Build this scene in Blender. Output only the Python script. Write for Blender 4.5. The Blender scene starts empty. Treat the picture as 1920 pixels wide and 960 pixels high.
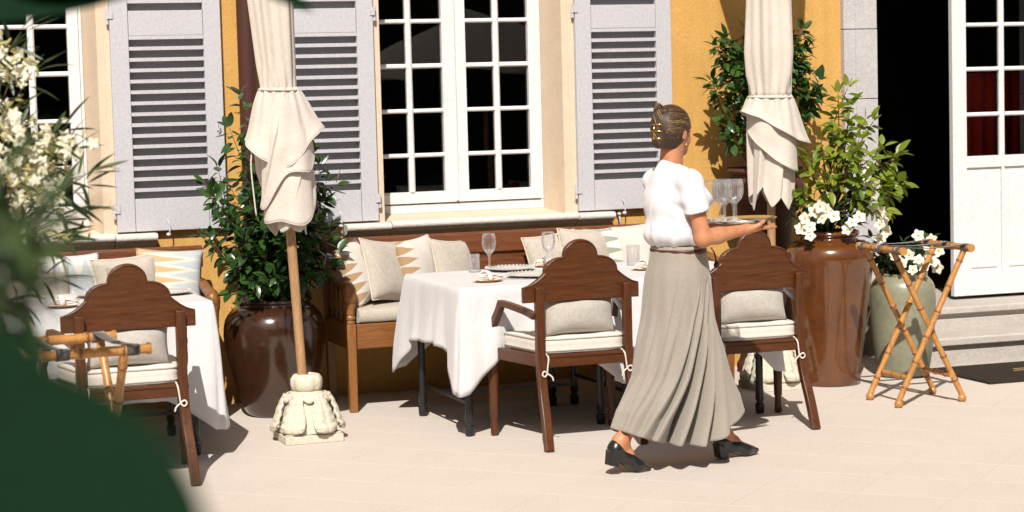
import bpy, bmesh, math, random
import numpy as np
from mathutils import Vector, Matrix

S = bpy.context.scene
C = S.collection
rnd = random.Random(7)
R = math.radians
PI = math.pi

# ------------------------------------------------------------------ camera, world, sun, exposure
def cam_axes(yaw, pitch, roll):
    d = Vector((math.sin(yaw)*math.cos(pitch), math.cos(yaw)*math.cos(pitch), math.sin(pitch)))
    r = Vector((math.cos(yaw), -math.sin(yaw), 0)); u = r.cross(d)
    return r*math.cos(roll)-u*math.sin(roll), u*math.cos(roll)+r*math.sin(roll), d
cr, cu, cd = cam_axes(R(19.2), -math.atan(315/4000), 0.026)
cam = bpy.data.objects.new('camera', bpy.data.cameras.new('camera')); C.objects.link(cam)
cam.matrix_world = Matrix(((cr.x, cu.x, -cd.x, 0), (cr.y, cu.y, -cd.y, 0), (cr.z, cu.z, -cd.z, 1.8), (0, 0, 0, 1)))
cam.data.lens = 75; cam.data.sensor_width = 36; cam.data.clip_start = .05; cam.data.clip_end = 500
cam.data.dof.use_dof = True; cam.data.dof.focus_distance = 11.0; cam.data.dof.aperture_fstop = 4.0
S.camera = cam

SUN_AZ, SUN_EL = 23.4, 45.0      # light travels towards +X/+Y (23.4 deg right of the wall normal) and down
w = bpy.data.worlds.new('World'); S.world = w; w.use_nodes = True
nt = w.node_tree; sky = nt.nodes.new('ShaderNodeTexSky'); sky.sky_type = 'NISHITA'; sky.sun_disc = False
sky.sun_elevation = R(SUN_EL); sky.sun_rotation = R(180+SUN_AZ); sky.air_density = 1.0; sky.dust_density = 2.5; sky.ozone_density = .6
bg = nt.nodes['Background']; bg.inputs[1].default_value = .05; nt.links.new(sky.outputs[0], bg.inputs[0])
sun = bpy.data.objects.new('sun', bpy.data.lights.new('sun', 'SUN')); C.objects.link(sun)
sun.data.energy = 5.0; sun.data.angle = R(.5); sun.data.color = (1, .945, .87)
sd = Vector((math.sin(R(SUN_AZ))*math.cos(R(SUN_EL)), math.cos(R(SUN_AZ))*math.cos(R(SUN_EL)), -math.sin(R(SUN_EL))))
sun.rotation_euler = sd.to_track_quat('-Z', 'Y').to_euler(); sun.location = (-4, -6, 12)
vs = S.view_settings; vs.view_transform = 'Standard'; vs.look = 'None'; vs.gamma = 1; vs.exposure = .33; vs.use_curve_mapping = False
S.cycles.max_bounces = 8; S.cycles.transparent_max_bounces = 24; S.cycles.use_denoising = True
try: S.cycles.denoiser = 'OPENIMAGEDENOISE'
except Exception: pass

# ------------------------------------------------------------------ materials
def newmat(name):
    m = bpy.data.materials.new(name); m.use_nodes = True
    n = m.node_tree.nodes; return m, n, m.node_tree.links, n['Principled BSDF']
def mix(n, l, fac, a, b, blend='MIX'):
    x = n.new('ShaderNodeMix'); x.data_type = 'RGBA'; x.blend_type = blend
    for s, v in ((0, fac), (6, a), (7, b)):
        if hasattr(v, 'is_linked'): l.new(v, x.inputs[s])
        else: x.inputs[s].default_value = v if s == 0 else (*v[:3], 1)
    return x.outputs[2]
def coord(n, l, scale=(1, 1, 1), kind='Object', rot=(0, 0, 0)):
    t = n.new('ShaderNodeTexCoord'); mp = n.new('ShaderNodeMapping'); mp.inputs['Scale'].default_value = scale; mp.inputs['Rotation'].default_value = rot
    l.new(t.outputs[kind], mp.inputs[0]); return mp.outputs[0]
def noise(n, l, vec, scale, detail=4, rough=.55, dist=0):
    x = n.new('ShaderNodeTexNoise'); x.inputs['Scale'].default_value = scale; x.inputs['Detail'].default_value = detail
    x.inputs['Roughness'].default_value = rough; x.inputs['Distortion'].default_value = dist
    l.new(vec, x.inputs['Vector']); return x.outputs[0]
def ramp(n, l, v, stops):
    x = n.new('ShaderNodeValToRGB'); e = x.color_ramp.elements
    while len(e) < len(stops): e.new(.5)
    for k, (p, c) in enumerate(stops):
        e[k].position = p; e[k].color = (*c, 1) if not isinstance(c, (int, float)) else (c, c, c, 1)
    l.new(v, x.inputs[0]); return x.outputs[0]
def bump(n, l, b, h, strength=.3, dist=.01):
    x = n.new('ShaderNodeBump'); x.inputs['Strength'].default_value = strength; x.inputs['Distance'].default_value = dist
    l.new(h, x.inputs['Height']); l.new(x.outputs[0], b.inputs['Normal'])
def setp(b, rough=.6, spec=.4, sheen=0, trans=0, coat=0, metal=0, sss=0):
    b.inputs['Roughness'].default_value = rough; b.inputs['Specular IOR Level'].default_value = spec
    b.inputs['Sheen Weight'].default_value = sheen; b.inputs['Coat Weight'].default_value = coat; b.inputs['Metallic'].default_value = metal
    if sss: b.inputs['Subsurface Weight'].default_value = sss; b.inputs['Subsurface Radius'].default_value = (.02, .008, .004)

def m_mottle(name, c1, c2, scale=6, rough=.7, spec=.3, fine=90, fstr=.25, fdist=.004, coat=0, c3=None, s3=2, kind='Object', dark=.55, randv=0, metal=0, streak=0):
    """two tone mottled surface with fine grain; c3 = worn patches"""
    m, n, l, b = newmat(name); v = coord(n, l, kind=kind)
    a = ramp(n, l, noise(n, l, v, scale, 5, .65), [(.3, 0.), (.7, 1.)])
    col = mix(n, l, a, c1, c2)
    if c3:
        p = ramp(n, l, noise(n, l, v, s3, 6, .7, .3), [(dark, 0.), (dark+.12, 1.)]); col = mix(n, l, p, col, c3)
    g = noise(n, l, v, fine, 3, .6); gr = ramp(n, l, g, [(.3, .82), (.7, 1.)]); col = mix(n, l, 1., col, gr, 'MULTIPLY')
    if randv:
        oi = n.new('ShaderNodeObjectInfo'); rr = ramp(n, l, oi.outputs['Random'], [(0, 1-randv), (1, 1.)]); col = mix(n, l, 1., col, rr, 'MULTIPLY')
    if streak:   # rain streaks and rubbed patches running down the wall
        st = ramp(n, l, noise(n, l, coord(n, l, (5, 5, .35)), 2.2, 5, .6), [(.35, 1-streak), (.6, 1.)]); col = mix(n, l, 1., col, st, 'MULTIPLY')
        sp_ = ramp(n, l, noise(n, l, v, .9, 6, .7), [(.35, 1-streak), (.65, 1.)]); col = mix(n, l, 1., col, sp_, 'MULTIPLY')
    l.new(col, b.inputs['Base Color']); setp(b, rough, spec, coat=coat, metal=metal); bump(n, l, b, g, fstr, fdist)
    if coat:   # uneven glaze: dusty and rubbed areas
        rg = ramp(n, l, noise(n, l, v, 7, 5, .65), [(.35, rough*.8), (.7, min(1, rough+.14))]); l.new(rg, b.inputs['Roughness']); cr2 = ramp(n, l, noise(n, l, v, 9, 5, .65), [(.4, .03), (.75, .2)]); l.new(cr2, b.inputs['Coat Roughness'])
    return m
def m_wood(name, c1, c2, axis=(1, 14, 14), rough=.38, spec=.45, scale=3.2, coat=.15):
    m, n, l, b = newmat(name); v = coord(n, l, axis)
    f = noise(n, l, v, scale, 6, .62, 1.2); g = noise(n, l, v, scale*9, 3, .6)
    col = mix(n, l, ramp(n, l, f, [(.32, 0.), (.66, 1.)]), c1, c2)
    col = mix(n, l, .55, col, ramp(n, l, g, [(.35, .45), (.6, 1.)]), 'MULTIPLY')
    l.new(col, b.inputs['Base Color']); setp(b, rough, spec, coat=coat); b.inputs['Coat Roughness'].default_value = .3; bump(n, l, b, g, .12, .002); return m
def m_cloth(name, c, c2=None, weave=420, rough=.9, sheen=.25, trans=0, soil=.08, bdist=.0012, crease=0):
    m, n, l, b = newmat(name); v = coord(n, l)
    w1 = noise(n, l, coord(n, l, (1, 1, .12)), weave, 2, .5); w2 = noise(n, l, coord(n, l, (.12, .12, 1)), weave, 2, .5)
    mx = n.new('ShaderNodeMath'); mx.operation = 'ADD'; l.new(w1, mx.inputs[0]); l.new(w2, mx.inputs[1])
    hv = n.new('ShaderNodeMath'); hv.operation = 'MULTIPLY'; hv.inputs[1].default_value = .5; l.new(mx.outputs[0], hv.inputs[0])
    col = mix(n, l, ramp(n, l, hv.outputs[0], [(.38, 0.), (.62, 1.)]), c2 or tuple(x*.8 for x in c), c)
    big = ramp(n, l, noise(n, l, v, 5, 4), [(.3, 1-soil), (.7, 1.)]); col = mix(n, l, 1., col, big, 'MULTIPLY')
    l.new(col, b.inputs['Base Color']); setp(b, rough, .15, sheen=sheen); bump(n, l, b, hv.outputs[0], .5, bdist)
    if crease:   # soft creases from folding
        b1 = n['Bump']; b2 = n.new('ShaderNodeBump'); b2.inputs['Strength'].default_value = crease; b2.inputs['Distance'].default_value = .012
        l.new(noise(n, l, coord(n, l, (1, 1, .45)), 11, 4, .55, .6), b2.inputs['Height']); l.new(b2.outputs[0], b1.inputs['Normal'])
    if trans:
        out = n['Material Output']; t = n.new('ShaderNodeBsdfTranslucent'); l.new(col, t.inputs[0]); ms = n.new('ShaderNodeMixShader'); ms.inputs[0].default_value = trans
        l.new(b.outputs[0], ms.inputs[1]); l.new(t.outputs[0], ms.inputs[2]); l.new(ms.outputs[0], out.inputs[0])
    return m
def m_ikat(name, base, tooth, tip, n_teeth, width=.5, axis=0, offset=.05, both=False):
    """cushion cloth with woven rows of pointed teeth, in the cushion's own UVs"""
    m, n, l, b = newmat(name); t = n.new('ShaderNodeTexCoord'); sp = n.new('ShaderNodeSeparateXYZ'); l.new(t.outputs['UV'], sp.inputs[0])
    def mth(op, a, c=0, cl=False):
        x = n.new('ShaderNodeMath'); x.operation = op; x.use_clamp = cl
        for k, q in ((0, a), (1, c)):
            if hasattr(q, 'is_linked'): l.new(q, x.inputs[k])
            else: x.inputs[k].default_value = q
        return x.outputs[0]
    u, v = sp.outputs[axis], sp.outputs[1-axis]
    nz = noise(n, l, coord(n, l), 60, 2); jit = mth('MULTIPLY', mth('SUBTRACT', nz, .5), .06)
    u2 = mth('ADD', u, jit)
    saw = mth('MULTIPLY', mth('ABSOLUTE', mth('SUBTRACT', mth('FRACT', mth('MULTIPLY', v, n_teeth)), .5)), 2)   # 0 mid .. 1 edge
    lim = mth('ADD', offset, mth('MULTIPLY', saw, width))
    a1 = mth('LESS_THAN', u2, lim)
    col = mix(n, l, a1, base, tooth)
    lim2 = mth('SUBTRACT', 1-offset*.5, mth('MULTIPLY', mth('SUBTRACT', 1., saw), width*.7))
    a2 = mth('GREATER_THAN', u2, lim2); col = mix(n, l, a2, col, tip)
    w1 = noise(n, l, coord(n, l, (1, 1, .15)), 380, 2); col = mix(n, l, 1., col, ramp(n, l, w1, [(.35, .8), (.65, 1.)]), 'MULTIPLY')
    l.new(col, b.inputs['Base Color']); setp(b, .92, .1, sheen=.2); bump(n, l, b, w1, .5, .002); return m
def m_leaf(name, c1, c2, rough=.32, trans=.3, back=None, spec=.5):
    m, n, l, b = newmat(name); oi = n.new('ShaderNodeObjectInfo'); geo = n.new('ShaderNodeNewGeometry')
    rr = n.new('ShaderNodeMath'); rr.operation = 'ADD'; l.new(oi.outputs['Random'], rr.inputs[0]); l.new(geo.outputs['Random Per Island'], rr.inputs[1])
    fr = n.new('ShaderNodeMath'); fr.operation = 'FRACT'; l.new(rr.outputs[0], fr.inputs[0])
    col = mix(n, l, fr.outputs[0], c1, c2)
    vn = noise(n, l, coord(n, l), 30, 3); col = mix(n, l, 1., col, ramp(n, l, vn, [(.3, .75), (.7, 1.)]), 'MULTIPLY')
    l.new(col, b.inputs['Base Color']); setp(b, rough, spec)
    out = n['Material Output']; t = n.new('ShaderNodeBsdfTranslucent'); l.new(mix(n, l, 1., col, (1.4, 1.5, .55), 'MULTIPLY'), t.inputs[0])
    ms = n.new('ShaderNodeMixShader'); ms.inputs[0].default_value = trans; l.new(b.outputs[0], ms.inputs[1]); l.new(t.outputs[0], ms.inputs[2]); l.new(ms.outputs[0], out.inputs[0]); return m
def m_plain(name, c, rough=.5, spec=.5, metal=0, coat=0, sheen=0, fine=60, fs=.08, var=.88):
    m, n, l, b = newmat(name); g = noise(n, l, coord(n, l), fine, 4); col = mix(n, l, 1., c, ramp(n, l, g, [(.3, var), (.7, 1.)]), 'MULTIPLY')
    l.new(col, b.inputs['Base Color']); setp(b, rough, spec, metal=metal, coat=coat, sheen=sheen); bump(n, l, b, g, fs, .003); return m
def m_glass(name, tint=(1, 1, 1), body=.0, rough=.0, f0=.08):
    m = bpy.data.materials.new(name); m.use_nodes = True; n = m.node_tree.nodes; l = m.node_tree.links; n.clear()
    o = n.new('ShaderNodeOutputMaterial'); t = n.new('ShaderNodeBsdfTransparent'); t.inputs[0].default_value = (*tint, 1)
    g = n.new('ShaderNodeBsdfGlossy'); g.inputs['Roughness'].default_value = rough
    lw = n.new('ShaderNodeLayerWeight'); lw.inputs[0].default_value = f0
    ms = n.new('ShaderNodeMixShader'); l.new(lw.outputs['Fresnel'], ms.inputs[0]); l.new(t.outputs[0], ms.inputs[1]); l.new(g.outputs[0], ms.inputs[2])
    src = ms.outputs[0]
    if body:   # cut crystal: a little scattered white, strongest towards the rims
        d = n.new('ShaderNodeBsdfDiffuse'); d.inputs[0].default_value = (.95, .95, .95, 1); tr_ = n.new('ShaderNodeBsdfTranslucent'); tr_.inputs[0].default_value = (.95, .95, .95, 1)
        md = n.new('ShaderNodeMixShader'); md.inputs[0].default_value = .45; l.new(d.outputs[0], md.inputs[1]); l.new(tr_.outputs[0], md.inputs[2])
        m2 = n.new('ShaderNodeMixShader'); lw2 = n.new('ShaderNodeLayerWeight'); lw2.inputs[0].default_value = .3; mu = n.new('ShaderNodeMath'); mu.operation = 'MULTIPLY_ADD'
        l.new(lw2.outputs['Facing'], mu.inputs[0]); mu.inputs[1].default_value = body; mu.inputs[2].default_value = body*.08; l.new(mu.outputs[0], m2.inputs[0])
        cap = n.new('ShaderNodeMath'); cap.operation = 'MULTIPLY'; cap.inputs[1].default_value = .45; l.new(lw.outputs['Fresnel'], cap.inputs[0]); l.new(cap.outputs[0], ms.inputs[0])
        l.new(src, m2.inputs[1]); l.new(md.outputs[0], m2.inputs[2]); src = m2.outputs[0]
    l.new(src, o.inputs[0]); return m

M = {}
M['plaster'] = m_mottle('yellow_plaster', (.66, .385, .12), (.60, .34, .098), 3, .9, .1, 55, .5, .006, c3=(.67, .425, .155), s3=1.3, dark=.6, streak=.10)
M['peach'] = m_mottle('peach_limewash', (.68, .55, .42), (.62, .49, .36), 8, .9, .1, 110, .5, .004, c3=(.56, .46, .38), s3=9, dark=.6)
M['white_paint'] = m_mottle('white_paint', (.70, .685, .68), (.68, .665, .655), 5, .45, .35, 40, .03, .002)
M['shutter'] = m_mottle('lavender_grey_paint', (.50, .492, .52), (.485, .477, .505), 2.5, .5, .3, 60, .06, .002)
M['gap_shade'] = m_plain('slat_gap_shade', (.25, .25, .255), .9, .1)  # dark grey that paints in the shade between shutter slats
M['sill'] = m_mottle('worn_pale_stone', (.66, .61, .56), (.58, .53, .48), 7, .85, .2, 60, .6, .006, c3=(.24, .21, .18), s3=6, dark=.66)
M['step_stone'] = m_mottle('step_stone', (.50, .455, .41), (.42, .38, .345), 6, .85, .2, 70, .6, .006, c3=(.24, .22, .21), s3=5, dark=.66)
M['jamb'] = m_mottle('grey_stone_surround', (.50, .485, .48), (.44, .425, .425), 5, .85, .2, 60, .6, .006, c3=(.33, .31, .31), s3=7, dark=.64)
M['paving'] = m_mottle('limestone_paving', (.595, .53, .47), (.575, .508, .45), 2.2, .75, .25, 80, .35, .003, c3=(.53, .465, .41), s3=3, dark=.62, randv=.02)
M['joint'] = m_mottle('paving_joint', (.60, .535, .475), (.57, .505, .445), 9, .95, .1, 60, .4, .004)
M['mahogany'] = m_wood('mahogany', (.060, .018, .0055), (.112, .037, .011), (1.1, 16, 16), .38, .32, coat=.05)
M['mahogany_up'] = m_wood('mahogany_upright', (.060, .018, .0055), (.108, .036, .011), (16, 16, 1.1), .38, .32, coat=.05)
M['teak'] = m_wood('teak', (.16, .056, .014), (.26, .105, .028), (1.0, 13, 13), .42, .4)
M['teak_up'] = m_wood('teak_upright', (.18, .065, .015), (.28, .118, .032), (13, 13, 1.0), .42, .4)
M['bench_rail'] = m_wood('bench_rail_wood', (.105, .032, .011), (.18, .060, .021), (1.0, 13, 13), .42, .35, coat=.05)
M['pole'] = m_wood('umbrella_pole_wood', (.34, .185, .085), (.45, .265, .13), (12, 12, .9), .5, .35)
M['bamboo'] = m_wood('bamboo', (.38, .165, .038), (.54, .26, .072), (9, 9, 2.2), .35, .45)
M['bamboo_node'] = m_wood('bamboo_node', (.16, .055, .018), (.30, .12, .04), (9, 9, 2), .4, .4)
M['linen'] = m_cloth('linen_cloth', (.48, .425, .36), (.37, .33, .28), 330)
M['linen_grey'] = m_cloth('grey_linen', (.45, .415, .37), (.36, .33, .295), 360)
M['seatpad'] = m_cloth('cream_canvas', (.66, .61, .54), (.57, .52, .46), 360)
M['tablecloth'] = m_cloth('white_tablecloth', (.655, .645, .65), (.60, .588, .595), 330, trans=.10, soil=.04, crease=.6)
M['canvas'] = m_cloth('umbrella_canvas', (.67, .605, .535), (.58, .52, .455), 300, trans=.10, soil=.1)
M['napkin'] = m_cloth('napkin_cloth', (.82, .76, .69), None, 300)
M['ikat_tan'] = m_ikat('ikat_tan', (.62, .575, .52), (.40, .26, .14), (.53, .54, .56), 6, .30, offset=-.03)
M['ikat_blue'] = m_ikat('ikat_blue', (.46, .49, .53), (.66, .63, .60), (.66, .63, .60), 4, .5)
M['ikat_gold'] = m_ikat('ikat_gold', (.60, .565, .51), (.50, .355, .19), (.43, .46, .49), 6, .72, offset=.04)
M['ikat_green'] = m_ikat('ikat_green', (.64, .62, .58), (.30, .315, .235), (.45, .25, .2), 5, .6)
M['pink'] = m_mottle('pink_patterned_cloth', (.58, .47, .42), (.63, .55, .50), 18, .9, .1, 200, .4, .002, c3=(.55, .25, .2), s3=14, dark=.62)
M['piping'] = m_cloth('piping', (.66, .58, .48), None, 300)
M['glaze'] = m_mottle('brown_glaze', (.135, .045, .011), (.085, .027, .008), 5, .14, .6, 25, .06, .004, coat=.6, c3=(.19, .072, .018), s3=2.5, dark=.6)
M['glaze_dark'] = m_mottle('dark_brown_glaze', (.045, .0165, .007), (.028, .011, .005), 5, .16, .6, 25, .06, .004, coat=.6, c3=(.062, .023, .009), s3=2.5, dark=.6)
M['glaze_green'] = m_mottle('celadon_glaze', (.265, .26, .18), (.20, .197, .135), 7, .35, .5, 40, .2, .004, coat=.2, c3=(.13, .11, .06), s3=3, dark=.6)
M['terracotta'] = m_mottle('old_terracotta', (.095, .034, .017), (.06, .022, .012), 6, .6, .3, 40, .3, .005)
M['carved'] = m_mottle('carved_stone', (.64, .585, .48), (.55, .50, .40), 9, .9, .15, 60, .7, .006, c3=(.38, .37, .36), s3=8, dark=.60)
M['black_wood'] = m_plain('black_lacquered_wood', (.012, .012, .013), .35, .5)
M['black_strap'] = m_cloth('black_webbing', (.085, .075, .07), None, 260)
M['dark_metal'] = m_plain('dark_brown_metal', (.060, .020, .014), .45, .4)
M['iron'] = m_plain('painted_iron', (.55, .53, .55), .5, .4)
M['soil'] = m_mottle('potting_soil', (.03, .02, .012), (.05, .03, .018), 20, .95, .1, 90, .6, .006)
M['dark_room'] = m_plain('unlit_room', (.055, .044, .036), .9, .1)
M['room_floor'] = m_wood('room_boards', (.08, .05, .03), (.13, .085, .05), (1, 9, 9), .5, .3)
M['red_cloth'] = m_cloth('red_cloth', (.55, .035, .02), None, 200)
M['pane'] = m_glass('window_glass', (.93, .95, .94), 0, .0, .36)
M['crystal'] = m_glass('drinking_glass', (.985, .985, .985), .14, .04, .30)
M['crystal_cut'] = m_glass('cut_crystal', (.98, .98, .98), .75, .05, .30)
M['silver'] = m_plain('silver_tray_metal', (.72, .72, .72), .18, .5, metal=1)
M['plate'] = m_mottle('pale_beaded_plate', (.60, .57, .54), (.50, .47, .45), 60, .25, .6, 160, .6, .003, coat=.3)
M['coir'] = m_mottle('dark_coir_mat', (.045, .036, .028), (.028, .022, .018), 30, .95, .1, 240, .9, .006)
M['coir_print'] = m_mottle('tan_coir', (.45, .3, .14), (.36, .24, .11), 30, .95, .1, 240, .9, .006)
M['skin'] = None
M['leaf_camellia'] = m_leaf('camellia_leaf', (.016, .050, .012), (.045, .105, .022), .26, .16, spec=.55)
M['leaf_shrub'] = m_leaf('shrub_leaf', (.020, .060, .014), (.065, .14, .026), .3, .2, spec=.5)
M['leaf_citrus'] = m_leaf('citrus_leaf', (.085, .155, .018), (.29, .34, .035), .36, .32)
M['leaf_flower'] = m_leaf('mandevilla_leaf', (.015, .045, .012), (.035, .08, .02), .3, .2)
M['leaf_oleander'] = m_leaf('oleander_leaf', (.02, .045, .012), (.055, .085, .022), .4, .2)
M['leaf_near'] = m_leaf('broad_leaf', (.0035, .019, .007), (.005, .023, .0085), .7, .06, spec=.05)
M['petal'] = m_leaf('white_petal', (.80, .78, .70), (.86, .84, .78), .6, .2, spec=.2)
M['petal_cream'] = m_leaf('cream_petal', (.80, .76, .60), (.84, .80, .70), .6, .2, spec=.2)
M['bud'] = m_leaf('bud', (.50, .42, .10), (.62, .58, .30), .6, .2, spec=.2)
M['stamen'] = m_plain('flower_eye', (.55, .33, .02), .7, .2)
M['bark'] = m_mottle('bark', (.10, .062, .035), (.065, .04, .024), 20, .9, .15, 80, .6, .006)
M['twig'] = m_mottle('green_twig', (.10, .09, .035), (.07, .05, .025), 20, .8, .2, 80, .4, .004)

# ------------------------------------------------------------------ mesh helpers
class MB:
    def __init__(s): s.v = []; s.f = []; s.uv = None
    def add(s, vs, fs):
        o = len(s.v); s.v += [tuple(p) for p in vs]; s.f += [tuple(i+o for i in f) for f in fs]
    def box(s, lo, hi, mat=None):
        x0, y0, z0 = lo; x1, y1, z1 = hi
        vs = [(x0,y0,z0),(x1,y0,z0),(x1,y1,z0),(x0,y1,z0),(x0,y0,z1),(x1,y0,z1),(x1,y1,z1),(x0,y1,z1)]
        if mat is not None: vs = [mat @ Vector(p) for p in vs]
        s.add(vs, [(3,2,1,0),(4,5,6,7),(0,1,5,4),(1,2,6,5),(2,3,7,6),(3,0,4,7)]); return s
    def tube(s, pts, rad, n=8, cap=True, flat=None):
        """sweep: rad is a number or list; flat=(a,b) gives a rectangular/elliptic section scale"""
        P = [Vector(p) for p in pts]; m = len(P); rr = rad if hasattr(rad, '__len__') else [rad]*m
        up = None; vs = []
        for i in range(m):
            t = (P[min(i+1, m-1)]-P[max(i-1, 0)]); t.normalize()
            if up is None:
                up = Vector((0, 0, 1)) if abs(t.z) < .9 else Vector((0, 1, 0))
            a = t.cross(up); 
            if a.length < 1e-5: a = t.orthogonal()
            a.normalize(); b = a.cross(t); up = b
            for k in range(n):
                th = 2*PI*k/n+PI/n
                vs.append(P[i]+(a*math.cos(th)*(flat[0] if flat else 1)+b*math.sin(th)*(flat[1] if flat else 1))*rr[i])
        fs = [(i*n+k, i*n+(k+1) % n, (i+1)*n+(k+1) % n, (i+1)*n+k) for i in range(m-1) for k in range(n)]
        if cap: fs += [tuple(range(n-1, -1, -1)), tuple((m-1)*n+k for k in range(n))]
        s.add(vs, fs); return s
    def bar(s, pts, wx, wz):  # rectangular section sweep (n=4 rotated so sides face axes)
        return s.tube(pts, math.sqrt(.5), 4, True, (wx, wz))
    def lathe(s, prof, n=32, c=(0, 0, 0), mod=None, closed=False):
        vs = []
        for i, (r, z) in enumerate(prof):
            for k in range(n):
                th = 2*PI*k/n; q = r*(mod(th, i, z) if mod else 1)
                vs.append((c[0]+q*math.cos(th), c[1]+q*math.sin(th), c[2]+z))
        m = len(prof); fs = [(i*n+k, i*n+(k+1) % n, (i+1)*n+(k+1) % n, (i+1)*n+k) for i in range(m-1) for k in range(n)]
        if closed: fs += [((m-1)*n+k, (m-1)*n+(k+1) % n, (k+1) % n, k) for k in range(n)]
        s.add(vs, fs)
        return s
    def prism(s, outline, d0, d1, axis='y'):
        """outline in (a,b); extruded along axis from d0 to d1. axis y: (x,z) plane; z: (x,y) plane; x: (y,z)"""
        n = len(outline)
        def P(a, b, d): return (a, d, b) if axis == 'y' else ((a, b, d) if axis == 'z' else (d, a, b))
        vs = [P(a, b, d0) for a, b in outline]+[P(a, b, d1) for a, b in outline]
        s.add(vs, [tuple(range(n)), tuple(range(2*n-1, n-1, -1))]+[(i, i+n, (i+1) % n+n, (i+1) % n) for i in range(n)]); return s
    def grid(s, fn, nu, nv, wrap=False):
        vs = [fn(i/nu, j/nv) for j in range(nv+1) for i in range(nu if wrap else nu+1)]
        w_ = nu if wrap else nu+1
        s.add(vs, [(j*w_+i, j*w_+(i+1) % w_, (j+1)*w_+(i+1) % w_, (j+1)*w_+i) for j in range(nv) for i in range(nu)]); return s
    def mesh(s, name, mat, smooth=False, fix=True):
        me = bpy.data.meshes.new(name); me.from_pydata(s.v, [], s.f); me.update()
        if fix:
            bm = bmesh.new(); bm.from_mesh(me); bmesh.ops.recalc_face_normals(bm, faces=bm.faces); bm.to_mesh(me); bm.free()
        if mat: me.materials.append(mat)
        if smooth: me.polygons.foreach_set('use_smooth', [True]*len(me.polygons))
        return me
    def build(s, name, mat, parent=None, smooth=False, bevel=0, loc=None, fix=True, solid=0, sub=0, autos=None):
        o = bpy.data.objects.new(name, s.mesh(name, mat, smooth, fix)); C.objects.link(o)
        if parent: o.parent = parent
        if loc: o.location = loc
        if solid: md = o.modifiers.new('solid', 'SOLIDIFY'); md.thickness = solid; md.offset = 0
        if bevel: md = o.modifiers.new('bevel', 'BEVEL'); md.width = bevel; md.segments = 2; md.limit_method = 'ANGLE'; md.angle_limit = R(40)
        if sub: md = o.modifiers.new('sub', 'SUBSURF'); md.levels = sub; md.render_levels = sub
        if autos: o.data.set_sharp_from_angle(angle=R(autos))
        return o
def linkmesh(name, me, parent=None, mw=None):
    o = bpy.data.objects.new(name, me); C.objects.link(o)
    if parent: o.parent = parent
    if mw is not None: o.matrix_local = mw
    return o
def tag(o, label, cat, group=None, kind=None):
    if label: o['label'] = label
    if cat: o['category'] = cat
    if group: o['group'] = group
    if kind: o['kind'] = kind
    return o
def thing(name, label, cat, loc=(0, 0, 0), rz=0, group=None):
    o = bpy.data.objects.new(name, None); C.objects.link(o); o.location = loc; o.rotation_euler = (0, 0, rz); o.empty_display_size = .1
    return tag(o, label, cat, group)
def dup(o, parent=None):
    c = o.copy(); C.objects.link(c); c.parent = parent
    for ch in [x for x in S.objects if x.parent == o]: dup(ch, c)
    return c
def copy_thing(o, label, loc, rz=None):
    c = dup(o); c['label'] = label; c.location = loc
    if rz is not None: c.rotation_euler = (0, 0, rz)
    return c
def lerp(a, b, t): return a+(b-a)*t
def interp(x, xs, ys):
    return float(np.interp(x, xs, ys))
def bez(pts, n):  # catmull-rom through points
    P = [Vector(p) for p in pts]; P = [P[0]*2-P[1]]+P+[P[-1]*2-P[-2]]; out = []
    for i in range(1, len(P)-2):
        for k in range(n):
            t = k/n; a, b, c, d = P[i-1:i+3]
            out.append(.5*((2*b)+(c-a)*t+(2*a-5*b+4*c-d)*t*t+(3*b-a-3*c+d)*t**3))
    out.append(P[-2]); return out

# ------------------------------------------------------------------ ground
ground = MB().box((-60, -60, -.6), (60, 12.25, -.0016)).build('terrace_ground', M['joint']); tag(ground, None, None, None, 'structure')
tile = .43; half = tile/2-.0011
slab_me = []
for k in range(3):
    mb = MB(); mb.box((-half, -half, -.05), (half, half, 0))
    bm = bmesh.new(); me = mb.mesh('paving_slab', M['paving']); bm.from_mesh(me)
    bmesh.ops.bevel(bm, geom=[e for e in bm.edges if all(v.co.z > -.01 for v in e.verts)], offset=.0008, segments=1, affect='EDGES'); bm.to_mesh(me); bm.free(); slab_me.append(me)
n1, n2 = (-math.sqrt(.5), math.sqrt(.5)), (math.sqrt(.5), math.sqrt(.5))
cnt = 0
for i in range(-40, 40):
    for j in range(-10, 60):
        a = 2.677-.215+i*tile; b = 8.92-.215+j*tile
        x = a*n1[0]+b*n2[0]; y = a*n1[1]+b*n2[1]
        if not (7.5 < y < 12.35): continue
        if not (.11*y-.6 < x < .66*y+.35): continue
        cnt += 1
        if cnt > 298: continue
        linkmesh('paving_slab', slab_me[cnt % 3], ground, Matrix.Translation((x, y, rnd.uniform(-.0003, 0.0003))) @ Matrix.Rotation(PI/4+PI/2*rnd.randrange(4), 4, 'Z') @ Matrix.Rotation(rnd.uniform(-.0005, .0005), 4, 'X'))

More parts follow.
